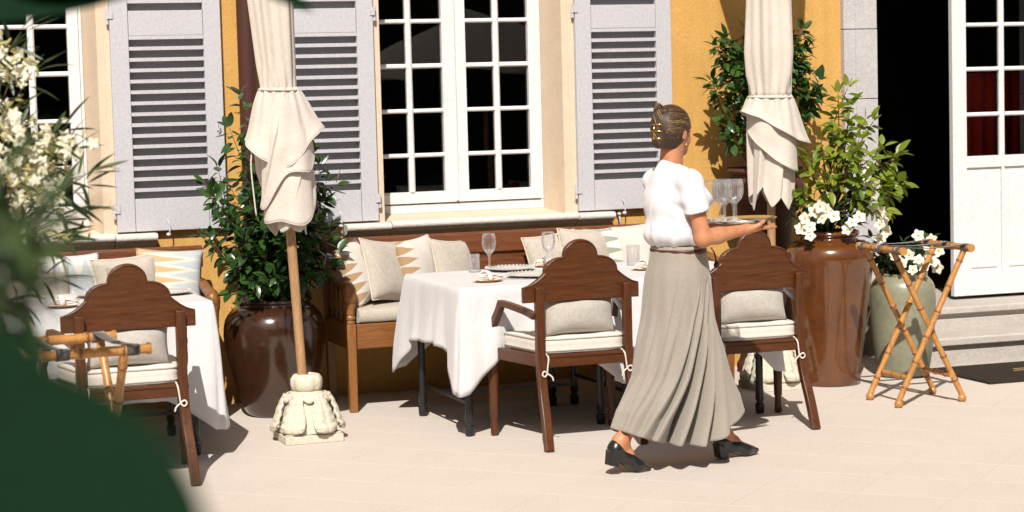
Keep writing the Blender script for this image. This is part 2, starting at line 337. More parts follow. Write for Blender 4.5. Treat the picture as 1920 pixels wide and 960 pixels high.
# ------------------------------------------------------------------ house
house = thing('house', 'yellow plastered house with lavender grey louvred shutters and white paned windows behind the terrace', 'house', (0, 12.25, 0))
def hb(mb, name, mat, par=None, **k):
    """build in world coordinates, parented to the house (or a part of it)"""
    mb.v = [(x, y-12.25, z) for x, y, z in mb.v]
    return mb.build(name, mat, par or house, **k)
WY, WB = 12.25, 12.65
ops = [(.60, 1.875, .88, 3.14), (3.41, 4.695, .88, 3.14), (6.62, 8.2, .0, 3.05)]
mb = MB(); xs = -6.
for x0, x1, z0, z1 in ops:
    mb.box((xs, WY, -.3), (x0, WB, 7)); 
    if z0 > 0: mb.box((x0, WY, -.3), (x1, WB, z0))
    mb.box((x0, WY, z1), (x1, WB, 7)); xs = x1
mb.box((xs, WY, -.3), (15, WB, 7)); hb(mb, 'wall', M['plaster'])
mb = MB().box((-6.3, 11.75, 7.0), (15.3, 13.2, 7.14)).box((-6.2, 12.0, 6.86), (15.2, 12.25, 7.0)); hb(mb, 'eaves', M['sill'])
mb = MB().prism([(11.6, 7.14), (20, 7.14), (15.8, 9.6)], -6.4, 15.4, 'x'); hb(mb, 'roof', M['terracotta'])
# dark room inside
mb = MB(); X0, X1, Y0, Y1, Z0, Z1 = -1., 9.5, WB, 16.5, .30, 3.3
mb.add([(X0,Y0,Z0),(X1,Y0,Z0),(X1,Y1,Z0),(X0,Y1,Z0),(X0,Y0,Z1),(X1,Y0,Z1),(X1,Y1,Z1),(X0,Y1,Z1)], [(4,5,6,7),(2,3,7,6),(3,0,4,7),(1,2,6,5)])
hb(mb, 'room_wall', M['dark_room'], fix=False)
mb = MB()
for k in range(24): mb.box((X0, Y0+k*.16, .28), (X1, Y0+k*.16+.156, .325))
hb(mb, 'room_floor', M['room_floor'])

# shutters: stiles and rails, each slat its own piece
sl = MB().prism([(0, .0), (0, .0205), (.012, .0205), (.042, .010), (.042, .002), (.010, .006), (.008, 0)], 0, .428, 'x'); slat_me = sl.mesh('slat', M['shutter'])
def shutter(x0, hinge_left, hook=True):
    W = .634; y0 = 12.2; y1 = 12.248; a, b = x0+.104, x0+W-.102; g = .0012
    mb = MB(); mb.box((x0, y0, 1.036), (a-g, y1, 3.12)); mb.box((b+g, y0, 1.036), (x0+W, y1, 3.12))
    for z0, z1 in ((1.036, 1.222), (2.150, 2.292), (3.0, 3.12)): mb.box((a+g, y0+.0006, z0), (b-g, y1, z1))
    sh = hb(mb, 'shutter', M['shutter'], bevel=.0025)
    hb(MB().box((a, y0+.0425, 1.20), (b, y1-.001, 3.02)), 'gap_shade_board', M['gap_shade'], sh)  # added board: its dark colour stands for the shadowed gaps behind the slats
    for zs, n in ((1.222, 15), (2.292, 11)):
        p = (.928/15) if n == 15 else (.708/11)
        for k in range(n):
            z = zs+(k+.66)*p
            linkmesh('slat', slat_me, sh, Matrix.Translation((a+.0, y0-12.25+.0015+rnd.uniform(0, .0008), z+rnd.uniform(-.001, .001))))
    hx = x0-.012 if hinge_left else x0+W+.012
    for z in (1.14, 2.245):
        m2 = MB().tube([(hx, 12.212, z), (hx, 12.212, z+.055)], .0085, 10).tube([(hx, 12.212, z-.028), (hx, 12.212, z-.003)], .0105, 10)
        m2.box((min(hx, hx+(.03 if hinge_left else -.03)), 12.193, z+.004), (max(hx, hx+(.03 if hinge_left else -.03)), 12.199, z+.05)); hb(m2, 'hinge', M['shutter'], sh)
    hk = x0+W*(.45 if hinge_left else .62)
    m2 = MB().tube([(hk, 12.195, 1.10), (hk+.006, 12.178, 1.075), (hk+.012, 12.188, 1.045), (hk+.004, 12.17, 1.03)], .004, 6).lathe([(0, -.012), (.011, -.008), (.014, 0), (.011, .009), (0, .012)], 12, (hk-.002, 12.165, 1.014))
    hb(m2, 'shutter_hook', M['iron'], sh, smooth=True)
    lx = x0+(W-.04 if hinge_left else .05)
    m2 = MB().box((lx-.004, 12.19, 1.60), (lx+.004, 12.2, 1.66)).tube([(lx, 12.18, 1.655), (lx+.012, 12.176, 1.62), (lx+.002, 12.18, 1.60)], .004, 6); hb(m2, 'latch', M['iron'], sh)
    return sh
shutter(1.875, True); shutter(2.785, False); shutter(4.695, True)
# free hook hanging on the wall right of the second window
m2 = MB().tube(bez([(4.955, 12.235, 1.01), (4.955, 12.20, 1.005), (4.957, 12.19, .97), (4.965, 12.195, .935), (4.978, 12.19, .925), (4.985, 12.185, .94)], 4), .0055, 8).lathe([(0, -.012), (.011, -.006), (.011, .006), (0, .012)], 10, (4.955, 12.192, 1.008))
hb(m2, 'wall_hook', M['iron'], smooth=True)

def window(dx):
    f = lambda x: x+dx
    # limewashed surround with deep reveals
    mb = MB()
    mb.prism([(f(3.40), 12.236), (f(3.465), 12.236), (f(3.435), 12.5), (f(3.435), 12.64), (f(3.40), 12.64)], 1.0, 3.16, 'z')
    mb.prism([(f(4.70), 12.236), (f(4.70), 12.64), (f(4.575), 12.64), (f(4.575), 12.5), (f(4.618), 12.242), (f(4.655), 12.242), (f(4.658), 12.236)], 1.0, 3.16, 'z')
    mb.box((f(3.40), 12.2365, 3.10), (f(4.70), 12.64, 3.2))
    mb.prism([(12.26, 1.0), (12.26, 1.022), (12.495, 1.05), (12.64, 1.05), (12.64, 1.0)], f(3.466), f(4.61), 'x')
    hb(mb, 'window_surround', M['peach'])
    # fixed frame
    mb = MB(); mb.box((f(3.436), 12.5, 1.05), (f(4.574), 12.58, 1.105)); mb.box((f(3.436), 12.5, 1.106), (f(3.458), 12.58, 3.09)); mb.box((f(4.552), 12.5, 1.106), (f(4.574), 12.58, 3.09)); mb.box((f(3.459), 12.5, 3.06), (f(4.551), 12.58, 3.09))
    win = hb(mb, 'window', M['white_paint'], bevel=.004)
    cols = [[(3.512, 3.703), (3.740, 3.930)], [(4.081, 4.264), (4.302, 4.489)]]; outer = [(3.459, 4.002), (4.008, 4.551)]
    zb = [1.181, 1.391, 1.417, 1.662, 1.688, 1.933, 1.962, 2.206, 2.232, 2.476, 2.502, 2.746, 2.772, 3.0]
    for s_ in (0, 1):
        (a0, a1), (b0, b1) = cols[s_]; o0, o1 = outer[s_]; mb = MB(); yf, yb = 12.488, 12.54
        mb.box((f(o0), yf, 1.112), (f(a0), yb, 3.055)); mb.box((f(b1), yf, 1.112), (f(o1), yb, 3.055))
        mb.box((f(a0), yf+.0005, 1.112), (f(b1), yb, 1.172)); mb.box((f(a0), yf+.012, 1.172), (f(b1), yb, 1.181)); mb.box((f(a0), yf+.0005, 3.0), (f(b1), yb, 3.055))
        mb.prism([(f(a1), yf+.012), (f(a1)+.010, yf+.003), (f(b0)-.010, yf+.003), (f(b0), yf+.012), (f(b0), yb-.005), (f(a1), yb-.005)], 1.181, 3.0, 'z')
        for k in range(1, len(zb)-1, 2):
            for c0, c1 in ((a0, a1), (b0, b1)):
                mb.prism([(yf+.012, zb[k]), (yf+.004, zb[k]+.007), (yf+.004, zb[k+1]-.007), (yf+.012, zb[k+1]), (yb-.006, zb[k+1]), (yb-.006, zb[k])], f(c0), f(c1), 'x')
        hb(mb, 'sash', M['white_paint'], win)
        for c0, c1 in ((a0, a1), (b0, b1)):
            for k in range(0, len(zb), 2):
                t = rnd.uniform(-.004, .004); u = rnd.uniform(-.004, .004)
                m2 = MB(); m2.add([(f(c0), 12.522+t*.3, zb[k]), (f(c1), 12.522-t*.3, zb[k]), (f(c1), 12.522-t*.3+u*.3, zb[k+1]), (f(c0), 12.522+t*.3+u*.3, zb[k+1])], [(0, 1, 2, 3)])
                hb(m2, 'pane', M['pane'], win, fix=False)
    mb = MB().tube([(f(4.005), 12.484, 1.12), (f(4.005), 12.484, 3.05)], .009, 8); hb(mb, 'window_bead', M['white_paint'], win)
    # moulded stone sill in three stones
    prof = [(12.252, 1.030), (12.16, 1.0305)]+[(12.150+.030*math.cos(t), 1.0085+.0235*math.sin(t)) for t in np.linspace(PI*.55, PI*1.4, 9)]+[(12.150, .985), (12.160, .984), (12.160, .972), (12.178, .967), (12.20, .955), (12.21, .94), (12.252, .938)]
    head = tag(None or thing('window_sill', None, None), None, None); head.parent = house; 
    for k in ('label', 'category', 'group'):
        if k in head: del head[k]
    for x0, x1, dz in ((3.205, 3.476, -.006), (3.480, 4.664, 0), (4.668, 4.905, -.004)):
        m2 = MB().prism([(y, z+dz) for y, z in prof], f(x0), f(x1), 'x')
        if x1-x0 > .6: m2.box((f(3.467), 12.255, .96), (f(4.61), 12.48, 1.018))
        hb(m2, 'sill_stone', M['sill'], head, bevel=.003)
window(0); window(-2.815)

# downpipe with collars
mb = MB().tube([(2.655, 12.185, .0), (2.655, 12.185, 7)], .054, 16); hb(mb, 'downpipe', M['dark_metal'], smooth=True, autos=40)
# door surround of stone blocks
sur = bpy.data.objects.new('door_surround', None); C.objects.link(sur); sur.parent = house
zj = [.335, .79, 1.23, 1.672, 2.117, 2.56, 3.0]
for (xa, xb, flip) in ((6.53, 6.762, 1), (8.075, 8.31, -1)):
    for k in range(len(zj)-1):
        x0, x1 = (xa, xb) if flip > 0 else (xb, xa); d = rnd.uniform(-.002, .002)
        pr = [(x0, 12.26), (x0, 12.205+d), (x0+flip*.075, 12.205+d), (x0+flip*.082, 12.192+d), (x1, 12.192+d), (x1, 12.60), (x0+flip*.1, 12.60)]
        m2 = MB().prism(pr, zj[k]+.0025, zj[k+1]-.0025, 'z'); hb(m2, 'stone_block', M['jamb'], sur, bevel=.003)
m2 = MB().box((6.53, 12.19, 3.003), (8.31, 12.6, 3.2)); hb(m2, 'stone_block', M['jamb'], sur, bevel=.004)
# glazed door leaf
mb = MB(); yf, yb = 12.2, 12.245; ax = [7.315, 7.419, 7.671, 7.711, 7.963, 8.070]; za = [.36, 1.276, 3.0]
zb = [1.276, 1.534, 1.562, 1.830, 1.858, 2.119, 2.146, 2.407, 2.434, 2.695, 2.722, 2.96]
mb.box((ax[0], yf, .36), (ax[1], yb, 2.99)); mb.box((ax[4], yf, .36), (ax[5], yb, 2.99))
mb.box((ax[1], yf+.0006, .36), (ax[4], yb, .50)); mb.box((ax[1], yf+.0006, 1.20), (ax[4], yb, 1.276)); mb.box((ax[1], yf+.0006, 2.96), (ax[4], yb, 2.99)); mb.box((7.68, yf+.0006, .5), (7.702, yb, 1.2))
mb.prism([(ax[2], yf+.012), (ax[2]+.009, yf+.003), (ax[3]-.009, yf+.003), (ax[3], yf+.012), (ax[3], yb-.006), (ax[2], yb-.006)], 1.276, 2.96, 'z')
for k in range(1, len(zb)-1, 2):
    for c0, c1 in ((ax[1], ax[2]), (ax[3], ax[4])):
        mb.prism([(yf+.012, zb[k]), (yf+.004, zb[k]+.007), (yf+.004, zb[k+1]-.007), (yf+.012, zb[k+1]), (yb-.006, zb[k+1]), (yb-.006, zb[k])], c0, c1, 'x')
door = hb(mb, 'door', M['white_paint'], bevel=.003)
for c0, c1 in ((ax[1], 7.68), (7.702, ax[4])):
    m2 = MB().box((c0, yf+.016, .5), (c1, yb-.012, 1.2)).prism([(yf+.001, .5), (yf+.016, .512), (yf+.016, .5)], c0, c1, 'x').box((c0+.035, yf+.009, .54), (c1-.035, yf+.016, 1.16)); hb(m2, 'door_panel', M['white_paint'], door, bevel=.003)
for c0, c1 in ((ax[1], ax[2]), (ax[3], ax[4])):
    for k in range(0, len(zb), 2):
        m2 = MB(); m2.add([(c0, yf+.028, zb[k]), (c1, yf+.028, zb[k]), (c1, yf+.028, zb[k+1]), (c0, yf+.028, zb[k+1])], [(0, 1, 2, 3)]); hb(m2, 'pane', M['pane'], door, fix=False)
# steps
def step(x0, x1, yfr, zt, thick, overhang, base_z, yback):
    nose = [(yfr+.02, zt)]+[(yfr+.012-.012*math.sin(t), zt-.012+.012*math.cos(t)) for t in np.linspace(.1, PI/2, 5)]+[(yfr, zt-thick+.006), (yfr+.006, zt-thick), (yfr+overhang, zt-thick-.002), (yfr+overhang, zt-thick-.03), (yfr+overhang-.012, zt-thick-.034), (yfr+overhang-.012, base_z), (yback, base_z), (yback, zt)]
    st = bpy.data.objects.new('step', None); C.objects.link(st); st.parent = house
    cuts = [x0]+[c for c in (x0+.85+rnd.random()*.3, x0+1.9+rnd.random()*.3) if c < x1-.3]+[x1]
    for k in range(len(cuts)-1): hb(MB().prism(nose, cuts[k]+.0015, cuts[k+1]-.0015, 'x'), 'step_stone', M['step_stone'], st, bevel=.0015)
step(6.70, 9.2, 11.48, .189, .05, .045, -.1, 11.857)
step(6.70, 9.2, 11.83, .337, .046, .04, -.1, 12.66)
mat_ = MB().box((6.68, 10.76, .0), (8.6, 11.46, .016)).build('door_mat', M['coir'], bevel=.003); tag(mat_, 'dark coir mat lying on the paving below the entrance steps', 'door mat')
pr = MB()
for a, b in (((7.06, 11.10), (7.26, 11.14)), ((7.10, 11.17), (7.34, 11.19)), ((7.2, 11.06), (7.4, 11.09))): pr.tube([(a[0], a[1], .0165), (b[0], b[1], .0165)], .012, 4, True, (1, .15))
pr.build('mat_print', M['coir_print'], mat_)
grate = thing('slatted_mat', 'striped slatted mat on the floor just inside the dark doorway', 'door mat', (7.2, 13.1, .326))
smm = MB().box((-.42, -.03, 0), (.42, .03, .014)).mesh('slat', M['linen'])
for k in range(9): linkmesh('slat', smm, grate, Matrix.Translation((0, -.45+k*.115, 0)))
MB().box((-.45, -.5, -.0005), (.45, .52, .004)).build('mat_base', M['coir'], grate)

# things behind the glass
cur = MB().grid(lambda u, v: (7.86+u*.55, 13.05+.03*math.sin(u*34)+.012*math.sin(u*71+v*3), .40+v*1.42), 60, 10).build('curtain', M['red_cloth'], smooth=True, solid=.003); tag(cur, 'red cloth hanging behind the glazed white door', 'curtain')

# garden behind the photographer: dark hedge that the panes mirror
hr = random.Random(3)
mb = MB()
def hedge(u, v):
    x = -26+u*60; z = v*7.5; a = math.sin(x*1.3+z)*.4+math.sin(x*3.1-z*2.2)*.25+math.sin(x*.45)*.9
    return (x, -13+a+(v**3)*2+hr.uniform(-.25, .25), z+hr.uniform(-.12, .12)+(.8*math.sin(x*.7)+.4*math.sin(x*1.9))*v*v)
mb.grid(hedge, 150, 24).grid(lambda u, v: (-26+u*60, -15.5-hr.uniform(0, .4)+0*v, v*6.4), 40, 4)
hd = mb.build('garden_hedge', M['leaf_near'], smooth=False); tag(hd, 'dark garden hedge mirrored in the window panes', 'hedge', None, 'stuff')

# ------------------------------------------------------------------ dining chairs
def chair(label, loc, rz=0):
    t = thing('dining_chair', label, 'chair', loc, rz, 'carved dining armchairs at the tables')
    W, U_ = M['mahogany'], M['mahogany_up']
    # scalloped crest board
    hf = [(.313, .728), (.313, .806)]+[(.313-.113*u, .806+.066*(u**1.6)) for u in np.linspace(.12, 1, 6)]
    hf += [(.2-.1*(1-math.cos(a)), .876+.074*math.sin(a)) for a in np.linspace(0, PI/2, 7)]
    hf += [(.094, .950)]+[(.094*math.cos(a), .952+.084*math.sin(a)) for a in np.linspace(.12, PI/2, 9)]
    ol = hf+[(-x, z) for x, z in reversed(hf[:-1])]
    bm = MB().prism(ol, .022, .046, 'y'); bm.build('crest_board', W, t, bevel=.004)
    inner = [(x*.955, .728+(z-.728)*.955+.004) for x, z in hf[1:]]
    mb = MB(); il = [(x, .0205, z) for x, z in inner]+[(-x, .0205, z) for x, z in reversed(inner[:-1])]; mb.tube(il, .0028, 5); mb.build('crest_bead', W, t)
    for s in (-1, 1):
        pts = bez([(s*.252, -.142, 0), (s*.246, -.095, .14), (s*.239, -.03, .30), (s*.236, -.002, .45), (s*.235, .0, .62), (s*.235, .0, .806)], 5)
        MB().bar(pts, .044, .042).build('back_leg', U_, t, bevel=.005)
        # arm with curved support running into a turned front leg
        MB().bar(bez([(s*.252, .018, .658), (s*.262, .12, .675), (s*.295, .27, .695), (s*.318, .365, .703)], 5), .038, .032).build('armrest', W, t, bevel=.006)
        MB().bar(bez([(s*.318, .345, .70), (s*.322, .37, .66), (s*.334, .43, .585), (s*.342, .47, .52), (s*.334, .478, .455), (s*.328, .472, .405)], 5), .034, .042).build('arm_support', U_, t, bevel=.006)
        MB().lathe([(0, .0), (.017, .0), (.021, .012), (.0185, .07), (.0165, .085), (.022, .10), (.0235, .2), (.027, .32), (.029, .372), (.034, .378), (.035, .388), (.030, .395), (.030, .406), (0, .406)], 14, (s*.328, .472, 0)).build('front_leg', U_, t, smooth=True, autos=50)
        MB().prism([(s*.214, .02), (s*.25, .02), (s*.335, .47), (s*.30, .47)], .405, .466, 'z').build('side_rail', W, t, bevel=.004)
        # cushion ties with small bows
        k = MB(); x0 = s*.205; y0 = -.032
        k.tube(bez([(x0, .03, .475), (x0, y0, .455), (x0+s*.006, y0-.004, .41), (x0+s*.01, y0-.004, .375)], 4), .0042, 6)
        k.tube(bez([(x0+s*.01, y0-.006, .378), (x0+s*.028, y0-.012, .389), (x0+s*.038, y0-.012, .373), (x0+s*.024, y0-.01, .361), (x0+s*.01, y0-.006, .376)], 5), .0042, 6)
        k.tube(bez([(x0+s*.01, y0-.006, .376), (x0-s*.012, y0-.012, .36), (x0-s*.02, y0-.012, .338)], 4), .0042, 6)
        k.build('cushion_tie', M['seatpad'], t, smooth=True)
    MB().box((-.213, -.018, .403), (.213, .014, .447)).box((-.213, -.022, .4475), (.213, .014, .466)).build('back_rail', W, t, bevel=.004)
    MB().box((-.295, .46, .405), (.295, .49, .464)).build('front_rail', W, t, bevel=.004)
    # seat cushion: two welted edges
    def pad(u, v):
        a = u*2*PI; c = math.cos(a); sn = math.sin(a); e = .28
        x = math.copysign(abs(c)**e, c); y = math.copysign(abs(sn)**e, sn); wd = .225+.07*(y*.5+.5)
        z, r = [(.467, .0), (.468, .90), (.470, .985), (.478, 1.0), (.486, .985), (.51, 1.0), (.535, 1.0), (.541, .985), (.548, .96), (.556, .6), (.559, .0)][round(v*10)]
        return (x*wd*r, .225+y*.235*r, z+(.004*math.sin(x*5+y*3) if z > .53 else 0))
    MB().grid(pad, 56, 10, True).build('seat_cushion', M['seatpad'], t, smooth=True)
    mb = MB()
    for z in (.483, .540): mb.tube([tuple(Vector(pad(k/56, .3))*1)[:2]+(z,) for k in range(57)], .0042, 5)
    mb.build('cushion_piping', M['linen_grey'], t, smooth=True)
    pil = cushion_mesh(.40, .20, .085, M['linen_grey'], seed=int(loc[0]*10)); o = linkmesh('back_cushion', pil, t, Matrix.Translation((0, .085, .648)) @ Matrix.Rotation(R(80), 4, 'X'))
    return t
def cushion_mesh(w_, h_, th, mat, seed=1, n=20, pinch=.07, name='cushion'):
    """stuffed cushion in its local xy-plane with uv, drawn-in sides and pointed corners"""
    rr = random.Random(seed); ph = [rr.uniform(0, 6) for _ in range(4)]; vs = []; uv = []; fs = []
    for s in (1, -1):
        for j in range(n+1):
            for i in range(n+1):
                u, v = i/n*2-1, j/n*2-1
                eu, ev = 1-pinch*(1-v*v)**.5*0-pinch*(1-abs(v)**2.2), 1-pinch*(1-abs(u)**2.2)
                e = max(0, (1-abs(u)**2.6))**.55*max(0, (1-abs(v)**2.6))**.55
                z = th*e*(1+.10*math.sin(u*2.2+ph[0])*math.sin(v*1.9+ph[1]))+.004*math.sin(u*9+ph[2]+v*4)*e*(1-e)*3
                vs.append((u*w_/2*eu, v*h_/2*ev, s*z)); uv.append((i/n, j/n))
        o = 0 if s == 1 else (n+1)**2
        for j in range(n):
            for i in range(n):
                q = (o+j*(n+1)+i, o+j*(n+1)+i+1, o+(j+1)*(n+1)+i+1, o+(j+1)*(n+1)+i); fs.append(q if s == 1 else q[::-1])
    me = bpy.data.meshes.new(name); me.from_pydata(vs, [], fs); L = me.uv_layers.new(name='uv')
    for p in me.polygons:
        for li in p.loop_indices: L.data[li].uv = uv[me.loops[li].vertex_index]
    bm = bmesh.new(); bm.from_mesh(me); bmesh.ops.remove_doubles(bm, verts=bm.verts, dist=1e-5); bm.to_mesh(me); bm.free()
    me.materials.append(mat); me.polygons.foreach_set('use_smooth', [True]*len(me.polygons)); return me
chair('dark carved armchair with scalloped crest, directly left of the walking woman', (3.837, 9.95, 0))
chair('dark carved armchair with scalloped crest, between the walking woman and the tall brown jar', (4.803, 9.95, 0), R(-1.2))
chair('dark carved armchair with scalloped crest at the left table, behind the strapped bamboo stand', (1.553, 9.86, 0), R(1))

# ------------------------------------------------------------------ benches
def bench(label, x0, x1, loc_y=11.53, balusters=True):
    t = thing('wooden_bench', label, 'bench', ((x0+x1)/2, 11.8, 0), 0, 'long wooden benches along the wall'); cx = (x0+x1)/2
    def B(mb, name, mat, **k):
        mb.v = [(x-cx, y-11.8, z) for x, y, z in mb.v]; return mb.build(name, mat, t, **k)
    T, TU = M['teak'], M['teak_up']
    for x, s in ((x0+.028, 1), (x1-.028, -1)):
        B(MB().tube([(x+.004*s, loc_y+.028, 0), (x, loc_y+.028, .5)], [.030, .038], 4), 'front_leg', TU, bevel=.004)
        B(MB().lathe([(0, .50), (.028, .50), (.030, .512), (.023, .52), (.031, .53), (.031, .54), (.024, .55), (.030, .562), (.026, .575), (.030, .59), (.034, .615), (0, .618)], 14, (x, loc_y+.028, 0)), 'turned_post', TU, smooth=True, autos=45)
        B(MB().tube([(x+.005*s, 12.03, 0), (x, 12.03, .52), (x, 12.06, .93)], [.032, .036, .03], 4), 'back_leg', TU, bevel=.004)
        arm = bez([(x, 12.03, .76), (x, 11.86, .752), (x, 11.72, .725), (x, 11.63, .715), (x, 11.572, .70), (x, loc_y+.025, .655), (x, loc_y+.03, .612)], 5)
        B(MB().tube(arm, [interp(k/(len(arm)-1), [0, .5, .75, .9, 1], [.026, .03, .037, .036, .030]) for k in range(len(arm))], 12, True, (1.1, .92)), 'armrest', T, smooth=True)
        B(MB().box((x-.022, loc_y+.06, .36), (x+.022, 12.0, .50)), 'side_rail', T, bevel=.004)
        for k in range(4):
            y = loc_y+.12+k*.095
            B(MB().lathe([(.010, .50), (.016, .515), (.011, .53), (.019, .57), (.021, .60), (.012, .64), (.017, .66), (.011, .68), (.012, .725)], 10, (x, y, 0)), 'baluster', TU, smooth=True)
    B(MB().box((x0+.06, loc_y+.004, .36), (x1-.06, loc_y+.034, .50)), 'front_rail', T, bevel=.004)
    B(MB().box((x0+.057, loc_y+.036, .470), (x1-.057, 12.01, .498)), 'seat', T, bevel=.004)
    B(MB().prism([(12.012, .830), (12.035, .830), (12.065, .94), (12.04, .955), (12.022, .945)], x0-.012, x1+.012, 'x'), 'top_rail', M['bench_rail'], bevel=.006)
    B(MB().box((x0+.05, 12.005, .70), (x1-.05, 12.03, .790)), 'back_rail', M['bench_rail'], bevel=.004)
    B(MB().box((x0+.055, 12.0305, .53), (x1-.055, 12.036, .9)), 'back_panel', M['bench_rail'])
    B(MB().box((x0+.05, 12.002, .52), (x1-.05, 12.028, .60)), 'back_rail', T, bevel=.004)
    n = int((x1-x0)/.12)
    for k in range(n):
        x = x0+.11+(x1-x0-.22)*k/(n-1); B(MB().box((x-.02, 12.008, .6003), (x+.02, 12.024, .6997)), 'slat', TU)
    c = MB()
    def sc(u, v):
        a = v*2*PI; cc, ss = math.cos(a), math.sin(a); e = .35
        return (lerp(x0+.075, x1-.075, u), 11.76+math.copysign(abs(cc)**e, cc)*.235, .543+math.copysign(abs(ss)**e, ss)*.042*(1+.05*math.sin(u*23)))
    c.v = [sc(i/40, k/24) for i in range(41) for k in range(24)]; c.f = [(i*24+k, i*24+(k+1) % 24, (i+1)*24+(k+1) % 24, (i+1)*24+k) for i in range(40) for k in range(24)]+[tuple(range(24)), tuple(960+k for k in range(23, -1, -1))]
    B(c, 'seat_cushion', M['linen'], smooth=True, autos=60)
    return t
bench('long wooden bench under the second window behind the white tables', 3.025, 5.42)
bench('wooden bench under the leftmost window behind the left table', .35, 2.31, 11.55)

def throw(label, mat, x, y, z, w_, h_, rx, rz, ry=0, th=.075, seed=1, grp='loose cushions on the benches', n=20):
    me = cushion_mesh(w_, h_, th, M[mat], seed, n); o = linkmesh('throw_cushion', me); tag(o, label, 'cushion', grp)
    o.matrix_world = Matrix.Translation((x, y, z)) @ Matrix.Rotation(R(rz), 4, 'Z') @ Matrix.Rotation(R(rx), 4, 'X') @ Matrix.Rotation(R(ry), 4, 'Z')
    if mat in ('linen', 'seatpad', 'linen_grey'):
        pm = MB(); pts = []
        for k in range(81):
            q = k/80*4; sd_ = int(q) % 4; f = q-int(q); u, v = [(-1+2*f, -1), (1, -1+2*f), (1-2*f, 1), (-1, 1-2*f)][sd_]
            pts.append((u*w_/2*(1-.07*(1-abs(v)**2.2)), v*h_/2*(1-.07*(1-abs(u)**2.2)), 0))
        pm.tube(pts, .004, 5); pm.build('piping', M['piping'], o, smooth=True)
    return o
SZ = .588
throw('cushion with tan zigzag teeth leaning on the scrolled arm of the long bench', 'ikat_tan', 3.165, 11.80, SZ+.175, .38, .37, 68, 52, 8, seed=2)
throw('plain linen cushion leaning second from the scrolled arm on the long bench', 'linen', 3.345, 11.83, SZ+.180, .38, .37, 72, 40, -8, seed=3)
throw('cushion with tan teeth and pale blue end, between two plain linen cushions behind the table', 'ikat_tan', 3.565, 11.90, SZ+.178, .36, .37, 78, 40, 3, seed=4)
throw('plain linen cushion nearest behind the water tumbler on the long bench', 'linen', 3.775, 11.90, SZ+.165, .34, .35, 74, 36, -6, seed=5)
throw('plain linen cushion behind the second wine glass on the long bench', 'linen', 4.42, 11.92, SZ+.165, .38, .36, 75, 12, 5, seed=6)
throw('large linen cushion behind the crest of the chair next to the woman', 'linen', 4.62, 11.88, SZ+.178, .38, .38, 74, 10, -3, seed=7)
throw('cushion with green and white pointed teeth, left of the woman on the long bench', 'ikat_green', 4.80, 11.92, SZ+.175, .38, .38, 76, 8, 0, seed=8)
throw('pinkish patterned cushion just left of the blouse of the woman', 'pink', 5.0, 11.88, SZ+.19, .40, .40, 74, -2, 6, seed=9)
throw('plain linen cushion on the left bench, half behind the oleander twigs', 'linen', 1.36, 11.84, SZ+.13, .40, .32, 70, 4, -4, seed=10)
throw('pale blue cushion with white points on the left bench', 'ikat_blue', 1.56, 11.93, SZ+.145, .44, .35, 78, 2, 90, seed=11)
throw('plain linen cushion in the middle of the left bench behind the chair crest', 'linen', 1.865, 11.85, SZ+.160, .38, .36, 76, 6, 3, seed=12)
throw('gold and white toothed cushion at the right end of the left bench', 'ikat_gold', 2.10, 11.88, SZ+.172, .38, .40, 72, -6, -4, seed=13)
throw('white cushion lying inside behind the second window, lower left panes', 'seatpad', 3.98, 12.86, 1.06, .5, .3, 75, 5, 0, seed=14, grp='cushions behind the window panes')
throw('white cushion lying inside behind the second window, lower right panes', 'seatpad', 4.75, 12.9, 1.05, .5, .32, 75, -5, 0, seed=15, grp='cushions behind the window panes')
throw('small red cushion inside behind the second window', 'red_cloth', 4.46, 12.86, 1.08, .24, .22, 80, 20, 10, seed=16, grp='cushions behind the window panes')
throw('white cushion lying inside behind the leftmost window', 'seatpad', 1.72, 12.84, 1.07, .5, .36, 75, 5, 0, seed=17, grp='cushions behind the window panes')
# bench inside the windows that the inside cushions lie on
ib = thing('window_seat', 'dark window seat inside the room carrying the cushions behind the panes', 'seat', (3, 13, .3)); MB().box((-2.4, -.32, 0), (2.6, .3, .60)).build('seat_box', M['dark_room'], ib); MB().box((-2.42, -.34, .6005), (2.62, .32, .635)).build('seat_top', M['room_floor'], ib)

# ------------------------------------------------------------------ tables with draped cloths
def table(label, x0, x1, y0, y1, legs, zt=.775):
    t = thing('dining_table', label, 'table', ((x0+x1)/2, (y0+y1)/2, 0), 0, 'black legged dining tables'); cx, cy = (x0+x1)/2, (y0+y1)/2
    MB().box((x0-cx, y0-cy, zt-.03), (x1-cx, y1-cy, zt)).build('tabletop', M['black_wood'], t, bevel=.003)
    for x, y in legs:
        MB().lathe([(0, 0), (.018, 0), (.024, .01), (.026, .05), (.018, .058), (.018, .07), (.024, .08), (.020, .15), (.020, .60), (.026, .615), (.026, .745), (0, .745)], 14, (x-cx, y-cy, 0)).build('leg', M['black_wood'], t, smooth=True, autos=40)
    MB().box((legs[0][0]-cx, legs[0][1]-cy-.008, .16), (legs[0][0]-cx+.012, legs[1][1]-cy+.008, .178)).box((legs[0][0]-cx, .0, .1605), (legs[2][0]-cx, .018, .1775)).build('stretcher', M['black_wood'], t)
    return t
